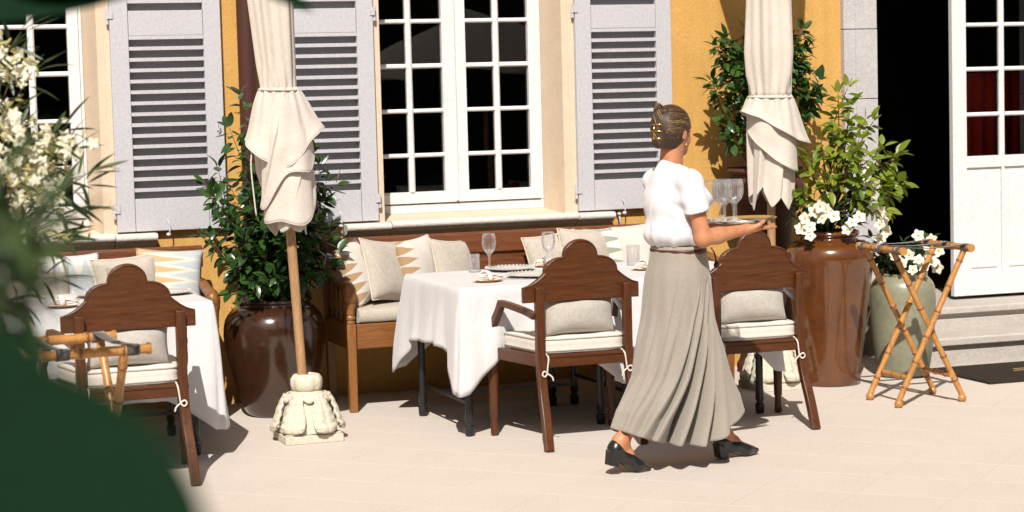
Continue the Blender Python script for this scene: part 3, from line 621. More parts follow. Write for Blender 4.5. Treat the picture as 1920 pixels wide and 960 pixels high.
def cloth(label, x0, x1, y0, y1, zt, drop, corner, seed, flare=.05, names=None, back=1.):
    rr = random.Random(seed); a, b = (x1-x0)/2+.007, (y1-y0)/2+.007; cx, cy = (x0+x1)/2, (y0+y1)/2; rad = .014
    per = []   # rounded-rectangle perimeter with outward normals and distance from the nearest corner
    N = 34
    for sgx, sgy, ax_ in ((1, -1, 0), (1, 1, 1), (-1, 1, 2), (-1, -1, 3)):
        pass
    cor = [(a-rad, -(b-rad), -PI/2), (a-rad, b-rad, 0), (-(a-rad), b-rad, PI/2), (-(a-rad), -(b-rad), PI)]
    for k in range(4):
        x, y, a0 = cor[k]; nx, ny, na = cor[(k+1) % 4]
        for q in range(11):
            th = a0+PI/2*q/10; per.append((x+rad*math.cos(th), y+rad*math.sin(th), math.cos(th), math.sin(th)))
        th = a0+PI/2; px, py = x+rad*math.cos(th), y+rad*math.sin(th); qx, qy = nx+rad*math.cos(na), ny+rad*math.sin(na)
        for q in range(1, N): per.append((lerp(px, qx, q/N), lerp(py, qy, q/N), math.cos(th), math.sin(th)))
    n = len(per); ph = [rr.uniform(0, 6.3) for _ in range(6)]
    V = []; nt_ = 16
    for (x, y, nx, ny) in per:   # top rings
        pass
    rings = []
    for s_ in (0.0, .35, .65, .85, .96): rings.append([(x*s_, y*s_, zt+.006+.0018*math.sin(x*s_*9+ph[0])*math.sin(y*s_*8+ph[1])) for x, y, _, _ in per])
    rings.append([(x, y, zt+.005) for x, y, _, _ in per])
    for j in range(1, nt_+1):
        t = j/nt_; ring = []
        for i, (x, y, nx, ny) in enumerate(per):
            d = math.hypot(a-abs(x), b-abs(y)); ce = math.exp(-(d/.13)**2); s_ = i/n*2*PI
            side_back = 1 if ny > .8 else 0
            L = drop+(corner-drop)*max(0, 1-d/.26)**1.15+.012*math.sin(s_*5+ph[2])
            if back != 1. and y > 0: L *= lerp(1, back, min(1, (y/b)**2))
            z = zt+.005-L*t
            fold = (math.sin(s_*21+ph[3]+1.2*math.sin(s_*3))*.55+math.sin(s_*34+ph[4])*.3)*.026*t**1.1*(1-.5*ce)
            cf = ce*math.sin(max(-1, min(1, (math.atan2(abs(ny), abs(nx))-PI/4)/(PI/4)))*PI*1.2)*.0
            o_ = .006+flare*t**.8*(.6+.4*math.sin(s_*2+ph[5]))+fold+ce*(.055*t-.02*t*t)+.010*math.sin(t*4+s_*7)*t
            # cloth swings back under its weight near the hem of a corner tail
            ring.append((x+nx*o_, y+ny*o_, z))
        rings.append(ring)
    mb = MB(); mb.v = [p for r_ in rings for p in r_]; m = len(rings)
    mb.f = [(j*n+i, j*n+(i+1) % n, (j+1)*n+(i+1) % n, (j+1)*n+i) for j in range(m-1) for i in range(n)]
    o = mb.build('tablecloth', M['tablecloth'], smooth=True, solid=.0012); o.location = (cx, cy, 0)
    tag(o, label, 'tablecloth', 'white tablecloths'); return o
table('black legged table under the white cloth left of the woman', 3.345, 4.20, 10.40, 11.36, [(3.385, 10.462), (3.37, 11.245), (4.137, 10.505), (4.137, 11.245)])
cloth('white cloth on the table left of the woman with a long drooping corner', 3.345, 4.20, 10.40, 11.40, .775, .335, .55, 3)
table('black legged table mostly hidden behind the walking woman', 4.23, 5.085, 10.40, 11.36, [(4.27, 10.48), (4.27, 11.245), (5.037, 10.43), (5.037, 11.245)])
cloth('white cloth on the table behind the walking woman', 4.224, 5.085, 10.405, 11.40, .775, .32, .54, 8)
table('black legged table at the left behind the foremost chair', 1.05, 2.06, 10.50, 11.33, [(1.10, 10.56), (1.10, 11.25), (1.97, 10.56), (1.97, 11.25)])
cloth('white cloth on the left table, its corner almost reaching the paving', 1.05, 2.06, 10.50, 11.33, .775, .47, .66, 21, .07)

# ------------------------------------------------------------------ table ware
ZT = .7835
def flute(amp, k=14): return lambda th, i, z: 1+amp*math.cos(k*th)
def wine_glass(label, x, y, z=ZT, s=1., grp='wine glasses on the tables'):
    bowl = [(.0225, .104), (.034, .125), (.039, .15), (.0375, .18), (.0335, .208)]; inn = [(r-.0013, z_) for r, z_ in reversed(bowl)]+[(.010, .098), (0, .094)]
    o = MB().lathe([(r*s, z_*s) for r, z_ in bowl+inn], 28).build('wine_glass', M['crystal'], smooth=True)
    st = [(0, .0), (.036, .0), (.036, .003), (.012, .008), (.006, .014), (.0048, .04), (.0052, .075), (.0085, .088), (.0225, .1045), (.031, .1175)]
    c = MB().lathe([(r*s, z_*s) for r, z_ in st], 28, (0, 0, 0), lambda th, i, zz: 1+(.05*math.cos(14*th) if i >= 8 else (.06*math.cos(6*th) if 4 < i < 8 else 0)))
    for k in range(14):
        a = 2*PI*k/14; c.tube([(r*1.012*s*math.cos(a), r*1.012*s*math.sin(a), z_*s) for r, z_ in ((.031, .1175), (.036, .132), (.0392, .15), (.0386, .165), (.0376, .18), (.0355, .197))], [.0011*s, .001*s, .0009*s, .0008*s, .0007*s, .0003*s], 4)
    c.build('stem', M['crystal_cut'], o, smooth=True)
    o.location = (x, y, z); return tag(o, label, 'wine glass', grp)
def tumbler(label, x, y, z=ZT, s=1.):
    pr = [(.0300, .004), (.0315, .03), (.034, .10), (.0328, .10), (.0295, .012), (0, .010)]
    o = MB().lathe([(r*s, z_*s) for r, z_ in pr], 28).build('water_tumbler', M['crystal'], smooth=True)
    c = MB().lathe([(0, 0), (.027*s, 0), (.0304*s, .004*s), (.0312*s, .016*s)], 28, (0, 0, 0), lambda th, i, zz: 1+.03*math.cos(12*th))
    for k in range(12):
        a = 2*PI*k/12; c.tube([(r*1.01*s*math.cos(a), r*1.01*s*math.sin(a), z_*s) for r, z_ in ((.031, .016), (.032, .04), (.033, .07))], [.0013*s, .0011*s, .0004*s], 4)
    c.build('cut_base', M['crystal_cut'], o, smooth=True)
    o.location = (x, y, z); return tag(o, label, 'tumbler', 'water tumblers on the tables')
def plate(label, x, y, r=.155, z=ZT):
    o = MB().lathe([(0, .001), (r*.6, .001), (r*.68, .006), (r, .014), (r+.003, .017), (r-.002, .019), (r*.68, .011), (r*.6, .006), (0, .006)], 48).build('charger_plate', M['plate'], smooth=True, autos=60)
    bd = MB()
    for k in range(40):
        th = 2*PI*k/40; bd.lathe([(0, -.005), (.0045, -.0025), (.0045, .0025), (0, .005)], 5, (math.cos(th)*(r-.003), math.sin(th)*(r-.003), .019))
    bd.build('beaded_rim', M['plate'], o, smooth=True)
    o.location = (x, y, z); return tag(o, label, 'plate', 'charger plates')
def napkin(label, x, y, rz, z=ZT):
    t = thing('side_plate', 'wooden plate under '+label, 'plate', (x, y, z), 0, 'wooden side plates'); MB().lathe([(0, 0), (.055, 0), (.075, .008), (.077, .011), (.06, .008), (0, .007)], 28).build('plate_body', M['bamboo'], t, smooth=True)
    rr = random.Random(int(x*100)); mb = MB()
    for k in range(4):
        h0 = .011+k*.0085
        mb.grid(lambda u, v: ((u-.5)*(.15-.012*k)+.006*math.sin(v*6+k), (v-.5)*(.075-.006*k)+.005*math.sin(u*7+k*2), h0+.010*math.sin(u*PI)**.5*(.5+.5*math.sin(u*8+k))*math.sin(v*PI)), 12, 8)
    mb.tube([(-.012, -.05, .012), (-.01, -.035, .045), (-.006, 0, .054), (-.002, .035, .045), (0, .05, .012)], .009, 6, True, (1.6, .4))
    o = mb.build('napkin', M['napkin'], smooth=True, solid=.005); o.location = (x, y, z); o.rotation_euler = (0, 0, rz); tag(o, 'folded '+label, 'napkin', 'folded napkins')
def fork(label, x, y, rz, z=ZT+.0015):
    mb = MB().bar([(0, 0, .001), (.06, 0, .004), (.12, 0, .002), (.14, 0, .004)], .010, .0025)
    for k in range(4): mb.bar([(.14, -.0085+k*.0057, .004), (.165, -.009+k*.006, .001), (.185, -.009+k*.006, .005)], .0028, .002)
    o = mb.build('fork', M['silver'], smooth=False); o.location = (x, y, z); o.rotation_euler = (0, 0, rz); tag(o, label, 'fork', 'forks')
wine_glass('tall wine glass at the back left of the table left of the woman', 3.80, 11.30)
wine_glass('tall wine glass behind the crest notch of the chair left of the woman', 4.118, 11.20)
wine_glass('wine glass partly hidden by the back of the blouse', 4.82, 11.30)
wine_glass('wine glass on the left table under the oleander twigs', 1.365, 10.78)
tumbler('water tumbler beside the plain cushion at the back of the table left of the woman', 3.695, 11.26)
tumbler('water tumbler right of the napkin behind the tall chair crest', 4.29, 11.32)
tumbler('water tumbler in front of the green toothed cushion', 4.60, 11.13, s=1.15)
tumbler('water tumbler behind the dome of the left chair crest', 1.70, 11.24, s=1.25)
plate('pale charger plate at the front of the table left of the woman', 3.885, 10.78)
plate('pale charger plate at the back of the table left of the woman', 3.90, 11.24, .14)
plate('pale charger plate on the left table beside the wine glass', 1.62, 11.05, .15)
plate('pale charger plate at the right end of the left table', 1.93, 10.95, .12)
plate('pale charger plate on the table behind the woman', 4.66, 10.80)
napkin('napkin at the front left of the table left of the woman', 3.575, 10.66, .25)
napkin('napkin between the tall glasses at the back of the table', 4.165, 11.36, -.1)
napkin('napkin left of the skirt on the table behind the woman', 4.545, 10.82, .3)
napkin('napkin on the left table below the oleander twigs', 1.345, 10.60, .1)
fork('silver fork beside the front plate left of the woman', 3.64, 10.72, -.4)
fork('silver fork beside the napkin on the left table', 1.47, 10.62, 1.2)

# ------------------------------------------------------------------ bamboo tray stands
node_me = MB().lathe([(.0160, -.0075), (.0202, -.003), (.0202, .003), (.0160, .0075)], 10).mesh('bamboo_node', M['bamboo_node'], True)
def bamboo(mb, nd, a, b, r0=.0175, nodes=6, r1=None):
    a, b = Vector(a), Vector(b); ph = rnd.uniform(-.012, .012)
    pts = []; rr = []
    for k in range(nodes):   # canes swell slightly at the joints
        for q, s_ in ((.15, .97), (.6, 1.05)): pts.append(a.lerp(b, (k+q)/nodes)); rr.append(r0*s_)
    mb.tube([a]+pts+[b], [r0]+rr+[r0], 10)
    for k in range(nodes):
        p = a.lerp(b, (k+.6)/nodes+ph); q = (b-a).to_track_quat('Z', 'Y').to_matrix().to_4x4(); s_ = r0/.0165
        nd.append(Matrix.Translation(p) @ q @ Matrix.Diagonal((s_, s_, 1, 1)))
def put_nodes(nd, par):
    for mw in nd: linkmesh('bamboo_node', node_me, par, mw)
def tray_stand(label, loc, rz, wf=.42, wt=.425, dp=.34, H=.862, rail=.50, feet=True, straps=3, splay=.02):
    t = thing('tray_stand', label, 'tray stand', loc, rz, 'folding bamboo tray stands')
    for s in (-1, 1):
        for q in (-1, 1):
            mb, nd = MB(), []; y = q*dp/2+s*.019
            bamboo(mb, nd, (s*wf/2, y, .035), (-s*wt/2, y, H-.01), .0165, 6); lg = mb.build('leg', M['bamboo'], t, smooth=True, autos=50); put_nodes(nd, lg)
            MB().lathe([(0, 0), (.012, .0), (.021, .009), (.024, .021), (.021, .033), (.012, .042), (0, .042)], 14, (s*wf/2, y, 0)).build('ball_foot', M['bamboo'], lg, smooth=True)
        mb, nd = MB(), []; bamboo(mb, nd, (s*wt/2, -rail/2, H), (s*wt/2, rail/2, H), .019, 4)
        for e in (-1, 1): mb.tube([(s*wt/2, e*rail/2, H), (s*wt/2, e*(rail/2+.012), H)], [.024, .022], 10)
        rl = mb.build('rail', M['bamboo'], t, smooth=True, autos=50); put_nodes(nd, rl)
        mb, nd = MB(), []; z = .155; x = s*wf/2-s*z/H*(wf/2+wt/2); bamboo(mb, nd, (x, -dp/2, z), (x, dp/2, z), .0145, 3); cb = mb.build('cross_bar', M['bamboo'], t, smooth=True, autos=50); put_nodes(nd, cb)
    for k in range(straps):
        y = (k-(straps-1)/2)*rail/ (straps-.55)
        pts = [(-wt/2-.0, y, H+.0205)]+[(lerp(-wt/2, wt/2, u), y, H+.0205-.014*math.sin(u*PI)) for u in np.linspace(.05, .95, 9)]+[(wt/2, y, H+.0205)]
        mb = MB(); wd = .024
        mb.v = [(x, yy+d, z) for x, yy, z in pts for d in (-wd, wd)]; mb.f = [(2*i, 2*i+1, 2*i+3, 2*i+2) for i in range(len(pts)-1)]
        for s in (-1, 1):
            ring = [(s*wt/2+.0215*math.cos(a_), y, H+.0215*math.sin(a_)) for a_ in np.linspace(0, 2*PI, 13)]; o_ = len(mb.v)
            mb.v += [(x, yy+d, z) for x, yy, z in ring for d in (-wd, wd)]; mb.f += [(o_+2*i, o_+2*i+1, o_+2*i+3, o_+2*i+2) for i in range(12)]
        mb.build('strap', M['black_strap'], t, smooth=True, solid=.002, autos=50)
    return t
tray_stand('folding bamboo tray stand standing free in front of the green jar and steps', (5.995, 10.42, 0), R(-1), .415, .415, .33)
tray_stand('folding bamboo tray stand with black straps in front of the left chair', (.962, 8.12, 0), R(90+6), .46, .50, .50, .868, .64, straps=3)

# ------------------------------------------------------------------ glazed jars
def jar(label, name, prof, loc, mat, soil_r, soil_z, rimw=.018, n=64, grp='planted jars'):
    t = thing(name, label, 'jar', loc, 0, grp); rr = random.Random(int(loc[0]*10)); ph = rr.uniform(0, 6)
    P = [Vector((r, 0, z)) for r, z in prof]; pr = bez(P, 4); pr = [(max(0, p.x), p.z) for p in pr]
    r_, z_ = pr[-1]; pr += [(r_-rimw*.5, z_+.006), (r_-rimw, z_-.002), (r_-rimw-.006, z_-.05), (soil_r, soil_z)]
    MB().lathe([(0, pr[0][1])]+pr, n, (0, 0, 0), lambda th, i, z: 1+.006*math.sin(th*2+ph+z*3)).build('jar_body', M[mat], t, smooth=True, autos=70)
    MB().lathe([(0, soil_z+.012), (soil_r*.6, soil_z+.008), (soil_r+.012, soil_z)], 24).build('soil', M['soil'], t, smooth=True); return t
jar('big round shouldered brown glazed jar with dark leaved shrub behind the umbrella pole', 'glazed_jar', [(.155, 0), (.185, .04), (.235, .18), (.277, .36), (.287, .47), (.272, .55), (.232, .605), (.208, .622), (.203, .632), (.212, .645), (.213, .655)], (2.655, 11.72, 0), 'glaze_dark', .17, .60)
jar('tall tapering brown glazed jar with citrus tree and white flowers', 'glazed_jar', [(.168, 0), (.178, .03), (.195, .20), (.222, .45), (.255, .68), (.262, .76), (.245, .815), (.195, .85), (.168, .862), (.162, .872), (.176, .886), (.182, .898), (.178, .908)], (5.91, 11.27, 0), 'glaze', .135, .87)
jar('low green glazed jar with white flowers beside the entrance steps', 'glazed_jar', [(.125, 0), (.15, .03), (.178, .18), (.196, .38), (.198, .50), (.185, .565), (.158, .60), (.15, .612), (.153, .625)], (6.44, 11.34, 0), 'glaze_green', .12, .585)
jar('old terracotta urn on a slim foot behind the second closed umbrella', 'terracotta_urn', [(.185, 0), (.19, .05), (.165, .12), (.155, .4), (.162, .8), (.172, .95), (.205, 1.02), (.245, 1.10), (.25, 1.16), (.225, 1.205), (.212, 1.22), (.235, 1.235), (.248, 1.252), (.244, 1.265)], (5.83, 11.95, 0), 'terracotta', .19, 1.22)

# ------------------------------------------------------------------ closed umbrellas
def umbrella(label, base, axis, zt, prm, seed, w_base=.306):
    """axis(z) -> (x, y) of the pole; prm: widths of the folded canopy"""
    bx, by = base; t = thing('closed_umbrella', label, 'umbrella', (bx, by, 0), 0, 'closed cream umbrellas on carved stone bases'); rr = random.Random(seed)
    ax = lambda z: Vector((axis(z)[0]-bx, axis(z)[1]-by, z))
    MB().tube([ax(.22), ax(1.0), ax(2.58)], [.0245, .0245, .022], 14).build('pole', M['pole'], t, smooth=True, autos=60)
    # carved base: plinth, bell, six draped leaves, scalloped collar, lobed cap
    hw = w_base/2; sb = MB().box((-hw, -hw, 0), (hw, hw, .042)).box((-hw+.008, -hw+.008, .0422), (hw-.008, hw-.008, .05)).build('stone_plinth', M['carved'], t, bevel=.006)
    MB().lathe([(0, .05), (.150, .05), (.148, .075), (.136, .12), (.122, .17), (.108, .215), (.09, .245), (.074, .258), (0, .258)], 40).build('stone_bell', M['carved'], t, smooth=True, autos=60)
    prof = [(.168, .066), (.176, .058), (.180, .075), (.165, .10), (.152, .14), (.137, .18), (.120, .215), (.102, .243)]
    cp = [Vector((r, 0, z)) for r, z in prof]; fine = bez(cp, 3)
    for k in range(6):
        a0 = R(-103+33+60*k); mb = MB()
        def lf(u, v):
            i = min(len(fine)-1, int(round(v*(len(fine)-1)))); p = fine[i]; wv = .40*math.sin(min(1, v*1.15+.12)*PI*.80)**.6
            e = (u*2-1); th = a0+e*wv*(1+.0*v); rad = p.x+.012*(1-e*e)+.006*math.cos(v*38)*abs(e)-.006*math.exp(-(e/.12)**2)
            return (rad*math.cos(th), rad*math.sin(th), p.z+.010*abs(e)**1.5*(1-v))
        mb.grid(lf, 16, len(fine)-1); mb.build('carved_leaf', M['carved'], t, smooth=True, solid=.014)
    for k in range(11):
        a0 = 2*PI*k/11; mb = MB()
        def sc(u, v): 
            e = u*2-1; th = a0+e*.285; zz = .246-v*.042*(1-.55*e*e); rad = .096+.026*v+.004*(1-e*e); return (rad*math.cos(th), rad*math.sin(th), zz)
        mb.grid(sc, 8, 4); mb.build('collar_scallop', M['carved'], t, smooth=True, solid=.011)
    MB().lathe([(0, .252), (.066, .252), (.078, .27), (.082, .295), (.080, .322), (.066, .342), (.045, .347), (.036, .336), (0, .336)], 64, (0, 0, 0), lambda th, i, z: 1+(.085*abs(math.cos(4*th))-.04 if 1 <= i <= 5 else 0)).build('lobed_cap', M['carved'], t, smooth=True)
    # folded canopy: upper roll above the tie
    NU = 150
    pl = [rr.uniform(0, 6.3) for _ in range(8)]
    def up(u, v):
        th = u*2*PI; z = lerp(zt-.012, prm['top'], v); r = interp(z, prm['uz'], prm['ur'])
        f = 1+.085*math.sin(6*th+pl[0]+.8*math.sin(z*2.3))+.05*math.sin(11*th+pl[1]+z*1.4)+.03*math.sin(3*th+pl[2]-z*3)
        if z < zt+.12: f = lerp(1+.06*math.sin(14*th+pl[3]), f, max(0, (z-zt)/.12))
        c = ax(z); return (c.x+r*f*math.cos(th), c.y+r*f*math.sin(th), z)
    mb = MB().grid(up, NU, 46, True); 
    # lower core: folds wrapped round the pole, each overlapping the next
    zb = prm['zb']; tw = prm['twist']; K = prm['k']
    def saw(p): p = p % 1.0; return p/.84 if p < .84 else 1-(p-.84)/.16
    def low(u, v):
        th = u*2*PI; z0 = zt+.012; ph_ = (th/(2*PI))*K+pl[4]; sh = tw*(v**1.3)
        q = saw(ph_+sh); z = lerp(z0, zb+prm.get('tooth', .055)*(abs(((ph_+sh) % 1)-.45)*2)**1.2*v+.02*math.sin(3*th+pl[5])*v, v)
        r = interp(z, prm['lz'], prm['lr']); am = interp(v, [0, .12, .35, .8, 1], [.06, .25, .55, .66, .5])*prm.get('am', 1)
        f = 1-am*.70+am*q+.03*math.sin(9*th+v*6)
        c = ax(z); return (c.x+r*f*math.cos(th), c.y+r*f*math.sin(th), z)
    mb.grid(low, 220, 70, True)
    can = mb.build('canopy', M['canvas'], t, smooth=True, solid=.0025)
    # loose flounce gathered under the tie with a slanting hem
    d0 = R(prm['dir'])
    def fl(u, v):
        th = u*2*PI; dz = prm['hem'](th-d0); z = lerp(zt+.012, zt-dz, v); R_ = prm['fr'](th-d0)
        r = lerp(prm['tie']*1.02, R_, v**.75)+.012*math.sin(5*th+pl[6]+v*1.5)*v+.006*math.sin(13*th+pl[7])*(1-v*.6)+.016*v**6
        c = ax(z); return (c.x+r*math.cos(th), c.y+r*math.sin(th), z)
    mb = MB().grid(fl, 150, 22, True); fo = mb.build('canopy_flap', M['canvas'], t, smooth=True, solid=.003)
    hm = MB().tube([fl(k/150, 1.0) for k in range(151)], .0032, 5); hm.build('hem', M['canvas'], fo, smooth=True)
    for q_, (hem_, fr_, am_) in enumerate(prm['layers']):   # inner layers of the gathered cloth, each with its own slanting hem
        def fl2(u, v):
            th = u*2*PI; dz = hem_(th-d0); z = lerp(zt+.01, zt-dz, v); r = lerp(prm['tie']*.99, fr_(th-d0), min(1, v*1.5)**.8)+am_*(math.sin(4*th+pl[q_]+v*3.5)*.7+math.sin(7*th-pl[q_+2]+v*4)*.3)*v+.010*v**8
            c = ax(z); return (c.x+r*math.cos(th), c.y+r*math.sin(th), z)
        f2 = MB().grid(fl2, 150, 40, True).build('canopy_flap', M['canvas'], t, smooth=True, solid=.0025); MB().tube([fl2(k/150, 1.0) for k in range(151)], .0030, 5).build('hem', M['canvas'], f2, smooth=True)
    rp = MB().tube([tuple(ax(zt)+Vector(((prm['tie']+.013)*math.cos(a), (prm['tie']+.013)*math.sin(a), .004*math.sin(a-1)))) for a in np.linspace(0, 2*PI, 41)], .0055, 6)
    a = R(185); p0 = ax(zt)+Vector(((prm['tie']+.01)*math.cos(a), (prm['tie']+.01)*math.sin(a), 0))
    if prm.get('dangle'): rp.tube(bez([p0, p0+Vector((-.035, -.02, -.2)), p0+Vector((-.068, -.03, -.36)), p0+Vector((-.058, -.03, -.55)), p0+Vector((-.05, -.03, -.64))], 4), .004, 5)
    rp.build('tie_cord', M['canvas'], t, smooth=True); return t
c2 = lambda a: math.cos(2*a)
umbrella('closed cream umbrella on carved stone base in front of the round brown jar', (2.600, 10.776), lambda z: (2.592-.0485*z, 10.76), 1.822,
    dict(top=2.62, uz=[1.8, 1.9, 2.28, 2.45, 2.56, 2.62], ur=[.086, .090, .106, .11, .07, .012], zb=1.085, twist=1.15, k=5, lz=[1.08, 1.2, 1.4, 1.6, 1.83], lr=[.092, .116, .132, .126, .084],
         dir=167, tie=.089, hem=lambda a: .29-.065*c2(a)+.05*math.sin(a*1+.6), fr=lambda a: .154+.034*c2(a), dangle=True, layers=[(lambda a: .43+.13*math.cos(a-R(25))+.05*math.sin(3*a), lambda a: .138+.012*math.cos(a-R(160)), .014), (lambda a: .58+.12*math.cos(a-R(75))+.03*math.sin(3*a+1), lambda a: .126+.012*math.cos(a-R(150)), .014)]), 11)
umbrella('closed cream umbrella on carved stone base behind the right chair', (5.535, 11.28), lambda z: (5.53+.008*z, 11.27), 1.708,
    dict(top=3.85, uz=[1.69, 1.8, 1.97, 2.28, 2.6, 3.0, 3.2, 3.4, 3.55, 3.75, 3.85], ur=[.115, .122, .134, .122, .125, .16, .215, .27, .26, .10, .012], zb=1.06, twist=.30, k=6, tooth=.10, am=.55, lz=[1.06, 1.2, 1.4, 1.6, 1.72], lr=[.124, .124, .126, .128, .116],
         dir=167, tie=.116, hem=lambda a: .175+.10*math.cos(a-PI)-.0*c2(a), fr=lambda a: .165+.022*c2(a)+.02*math.cos(a-PI), layers=[(lambda a: .30+.13*math.cos(a-R(150)), lambda a: .138+.012*math.cos(a-R(150)), .010)]), 12)
op = thing('open_parasol', 'open cream parasol on the terrace, mirrored in the dark window panes', 'umbrella', (6.7, 4.6, 0))
def opc(u, v): th = u*2*PI; r = 1.35*v*(1-.05*abs(math.sin(4*th))*v); return (r*math.cos(th), r*math.sin(th), 2.55-.62*v*v**.2+.04*abs(math.sin(4*th))*v)
MB().grid(opc, 64, 10, True).build('canopy', M['canvas'], op, smooth=False, solid=.004); MB().tube([(0, 0, .05), (0, 0, 2.6)], .025, 10).build('pole', M['pole'], op, smooth=True); MB().lathe([(0, 0), (.28, 0), (.26, .06), (.06, .1), (0, .1)], 24).build('stone_base', M['carved'], op)

# ------------------------------------------------------------------ plants
def leaf_mesh(name, mat, L=1., W=.45, fold=.18, curl=.25, tipp=1.3, n=5, base=.06, rounded=False):
    vs = []; fs = []
    for i in range(n+1):
        t = i/n; w_ = W/2*(math.sin(PI*min(1, t**.85))**(.8)) if 0 < t < 1 else 0
        if rounded: t = .5-.5*math.cos(PI*t); w_ = W/2*math.sqrt(max(0, 1-(2*t-1)**2))*(1+.04*math.sin(t*9))
        x = base+t*(1-base); z = -curl*t*t
        if i in (0, n): vs.append((x*L, 0, z*L))
        else: vs += [(x*L, w_*L, (z+fold*w_)*L), (x*L, 0, z*L), (x*L, -w_*L, (z+fold*w_)*L)]
    fs += [(0, 2, 1), (0, 3, 2)]
    for i in range(n-2):
        a = 1+3*i; fs += [(a, a+1, a+4, a+3), (a+1, a+2, a+5, a+4)]
    a = 1+3*(n-2); e = len(vs)-1; fs += [(a, a+1, e), (a+1, a+2, e)]
    mb = MB(); mb.v = vs; mb.f = fs; return mb.mesh(name, mat, True, fix=False)
def leaf_matrix(p, d, up, s, roll=0):
    x = Vector(d).normalized(); u = Vector(up); y = u.cross(x)
    if y.length < 1e-4: y = x.orthogonal()
    y.normalize(); z = x.cross(y); y, z = y*math.cos(roll)+z*math.sin(roll), z*math.cos(roll)-y*math.sin(roll)
    return Matrix(((x.x*s, y.x*s, z.x*s, p[0]), (x.y*s, y.y*s, z.y*s, p[1]), (x.z*s, y.z*s, z.z*s, p[2]), (0, 0, 0, 1)))
def thicken(tips, n, s, seed=1):
    r_ = random.Random(seed); return tips+[tuple(c+r_.gauss(0, s) for c in t) for t in tips for _ in range(n)]
def plant(label, name, cat, loc, branches, lms, size, seed, twig, mat_leaf, cap=292, start=.35, gap=.035, droop=.25, spread=.75, rad=.006, per=2, grp=None):
    """branches: (from, via or None, tip); leaves sit in whorls along the outer part of every branch"""
    t = thing(name, label, cat, loc, 0, grp); rr = random.Random(seed); o = Vector(loc); tw = MB(); mats = []
    for br in branches:
        a, b = Vector(br[0])-o, Vector(br[-1])-o; k = br[1] if len(br) == 3 and br[1] is not None else None
        L_ = (b-a).length; mid = Vector(k)-o if k is not None else (a+b)/2+Vector((rr.uniform(-.1, .1), rr.uniform(-.1, .1), rr.uniform(.02, .14)))*L_
        pts = bez([a, mid, b], 7); m = len(pts); tw.tube(pts, [rad*(1-.75*i/(m-1)) for i in range(m)], 5)
        ln = sum((pts[i+1]-pts[i]).length for i in range(m-1)); n = max(3, int(ln*(1-start)/gap)); ang = rr.uniform(0, 6)
        for q in range(n+1):
            f = start+(1-start)*q/n; x = f*(m-1); i = min(m-2, int(x)); p = pts[i].lerp(pts[i+1], x-i); d = (pts[i+1]-pts[i]).normalized(); sd_ = d.orthogonal().normalized()
            for w_ in range(per if q < n else per+1):
                ang += 2.4+rr.uniform(-.4, .4); side = Matrix.Rotation(ang, 3, d) @ sd_
                out = (d*(1-spread if q < n else 1.0)+side*spread*(1 if q < n else .55)+Vector((0, 0, -droop+rr.uniform(-.25, .35)))).normalized()
                mats.append(leaf_matrix(p+side*rad, out, (rr.uniform(-.5, .5), rr.uniform(-.7, .3), 1), size*rr.uniform(.65, 1.15), rr.uniform(-.5, .5)))
    tw.build('stems', twig, t, smooth=True)['kind'] = 'stuff'
    rr.shuffle(mats); rest = MB()
    for i, mw in enumerate(mats):
        me = lms[i % len(lms)]
        if i < cap: linkmesh('leaf', me, t, mw)
        else: rest.add([mw @ v.co for v in me.vertices], [tuple(p.vertices) for p in me.polygons])
    if rest.v: rest.build('leaves', mat_leaf, t, smooth=True, fix=False)['kind'] = 'stuff'
    return t
cam_l = [leaf_mesh('leaf', M['leaf_camellia'], 1, W, fd, cu_) for W, fd, cu_ in ((.46, .2, .15), (.42, .3, .3), (.5, .15, .05), (.44, .25, -.1))]
shr_l = [leaf_mesh('leaf', M['leaf_shrub'], 1, W, fd, cu_) for W, fd, cu_ in ((.44, .2, .2), (.42, .3, .35), (.5, .15, .1))]
cit_l = [leaf_mesh('leaf', M['leaf_citrus'], 1, W, fd, cu_) for W, fd, cu_ in ((.46, .2, .15), (.42, .35, .3), (.52, .15, .05))]
flo_l = [leaf_mesh('leaf', M['leaf_flower'], 1, W, fd, cu_) for W, fd, cu_ in ((.4, .2, .25), (.45, .3, .3))]
ole_l = [leaf_mesh('leaf', M['leaf_oleander'], 1, W, fd, cu_, n=6) for W, fd, cu_ in ((.13, .3, .10), (.14, .3, .28), (.12, .4, .02))]
pr_ = random.Random(31)
# camellia in the round jar
K0 = (2.655, 11.72, .60)
tips = [(2.50,11.70,1.80),(2.44,11.72,1.62),(2.36,11.68,1.40),(2.52,11.66,1.52),(2.24,11.62,1.03),(2.33,11.60,1.24),(2.41,11.58,1.12),(2.40,11.52,.90),(2.46,11.50,1.02),(2.54,11.48,.92),(2.50,11.54,1.22),(2.60,11.55,1.30),(2.58,11.50,1.10),
        (2.66,11.48,.98),(2.72,11.52,1.15),(2.78,11.50,.95),(2.84,11.54,1.10),(2.90,11.60,.96),(2.93,11.66,1.18),(2.86,11.66,1.34),(2.98,11.70,1.30),(2.92,11.78,1.46),(2.86,11.80,1.56),(3.0,11.74,1.05),(2.80,11.62,1.42),(2.70,11.66,1.40),(2.62,11.70,1.45),
        (2.70,11.85,1.2),(2.55,11.85,1.15),(2.85,11.9,1.15),(2.45,11.85,1.3),(2.62,11.42,.82),(2.48,11.46,.78),(2.78,11.44,.80),(2.95,11.56,.82),(3.02,11.64,.90)]
plant('glossy dark green camellia bush growing in the round brown jar', 'camellia_shrub', 'shrub', K0, [((K0[0]+pr_.uniform(-.1, .1), K0[1]+pr_.uniform(-.1, .1), .60), None, tp) for tp in thicken(tips[4:], 1, .05)+tips[:4]], cam_l, .092, 5, M['twig'], M['leaf_camellia'], start=.34, gap=.036, per=2)
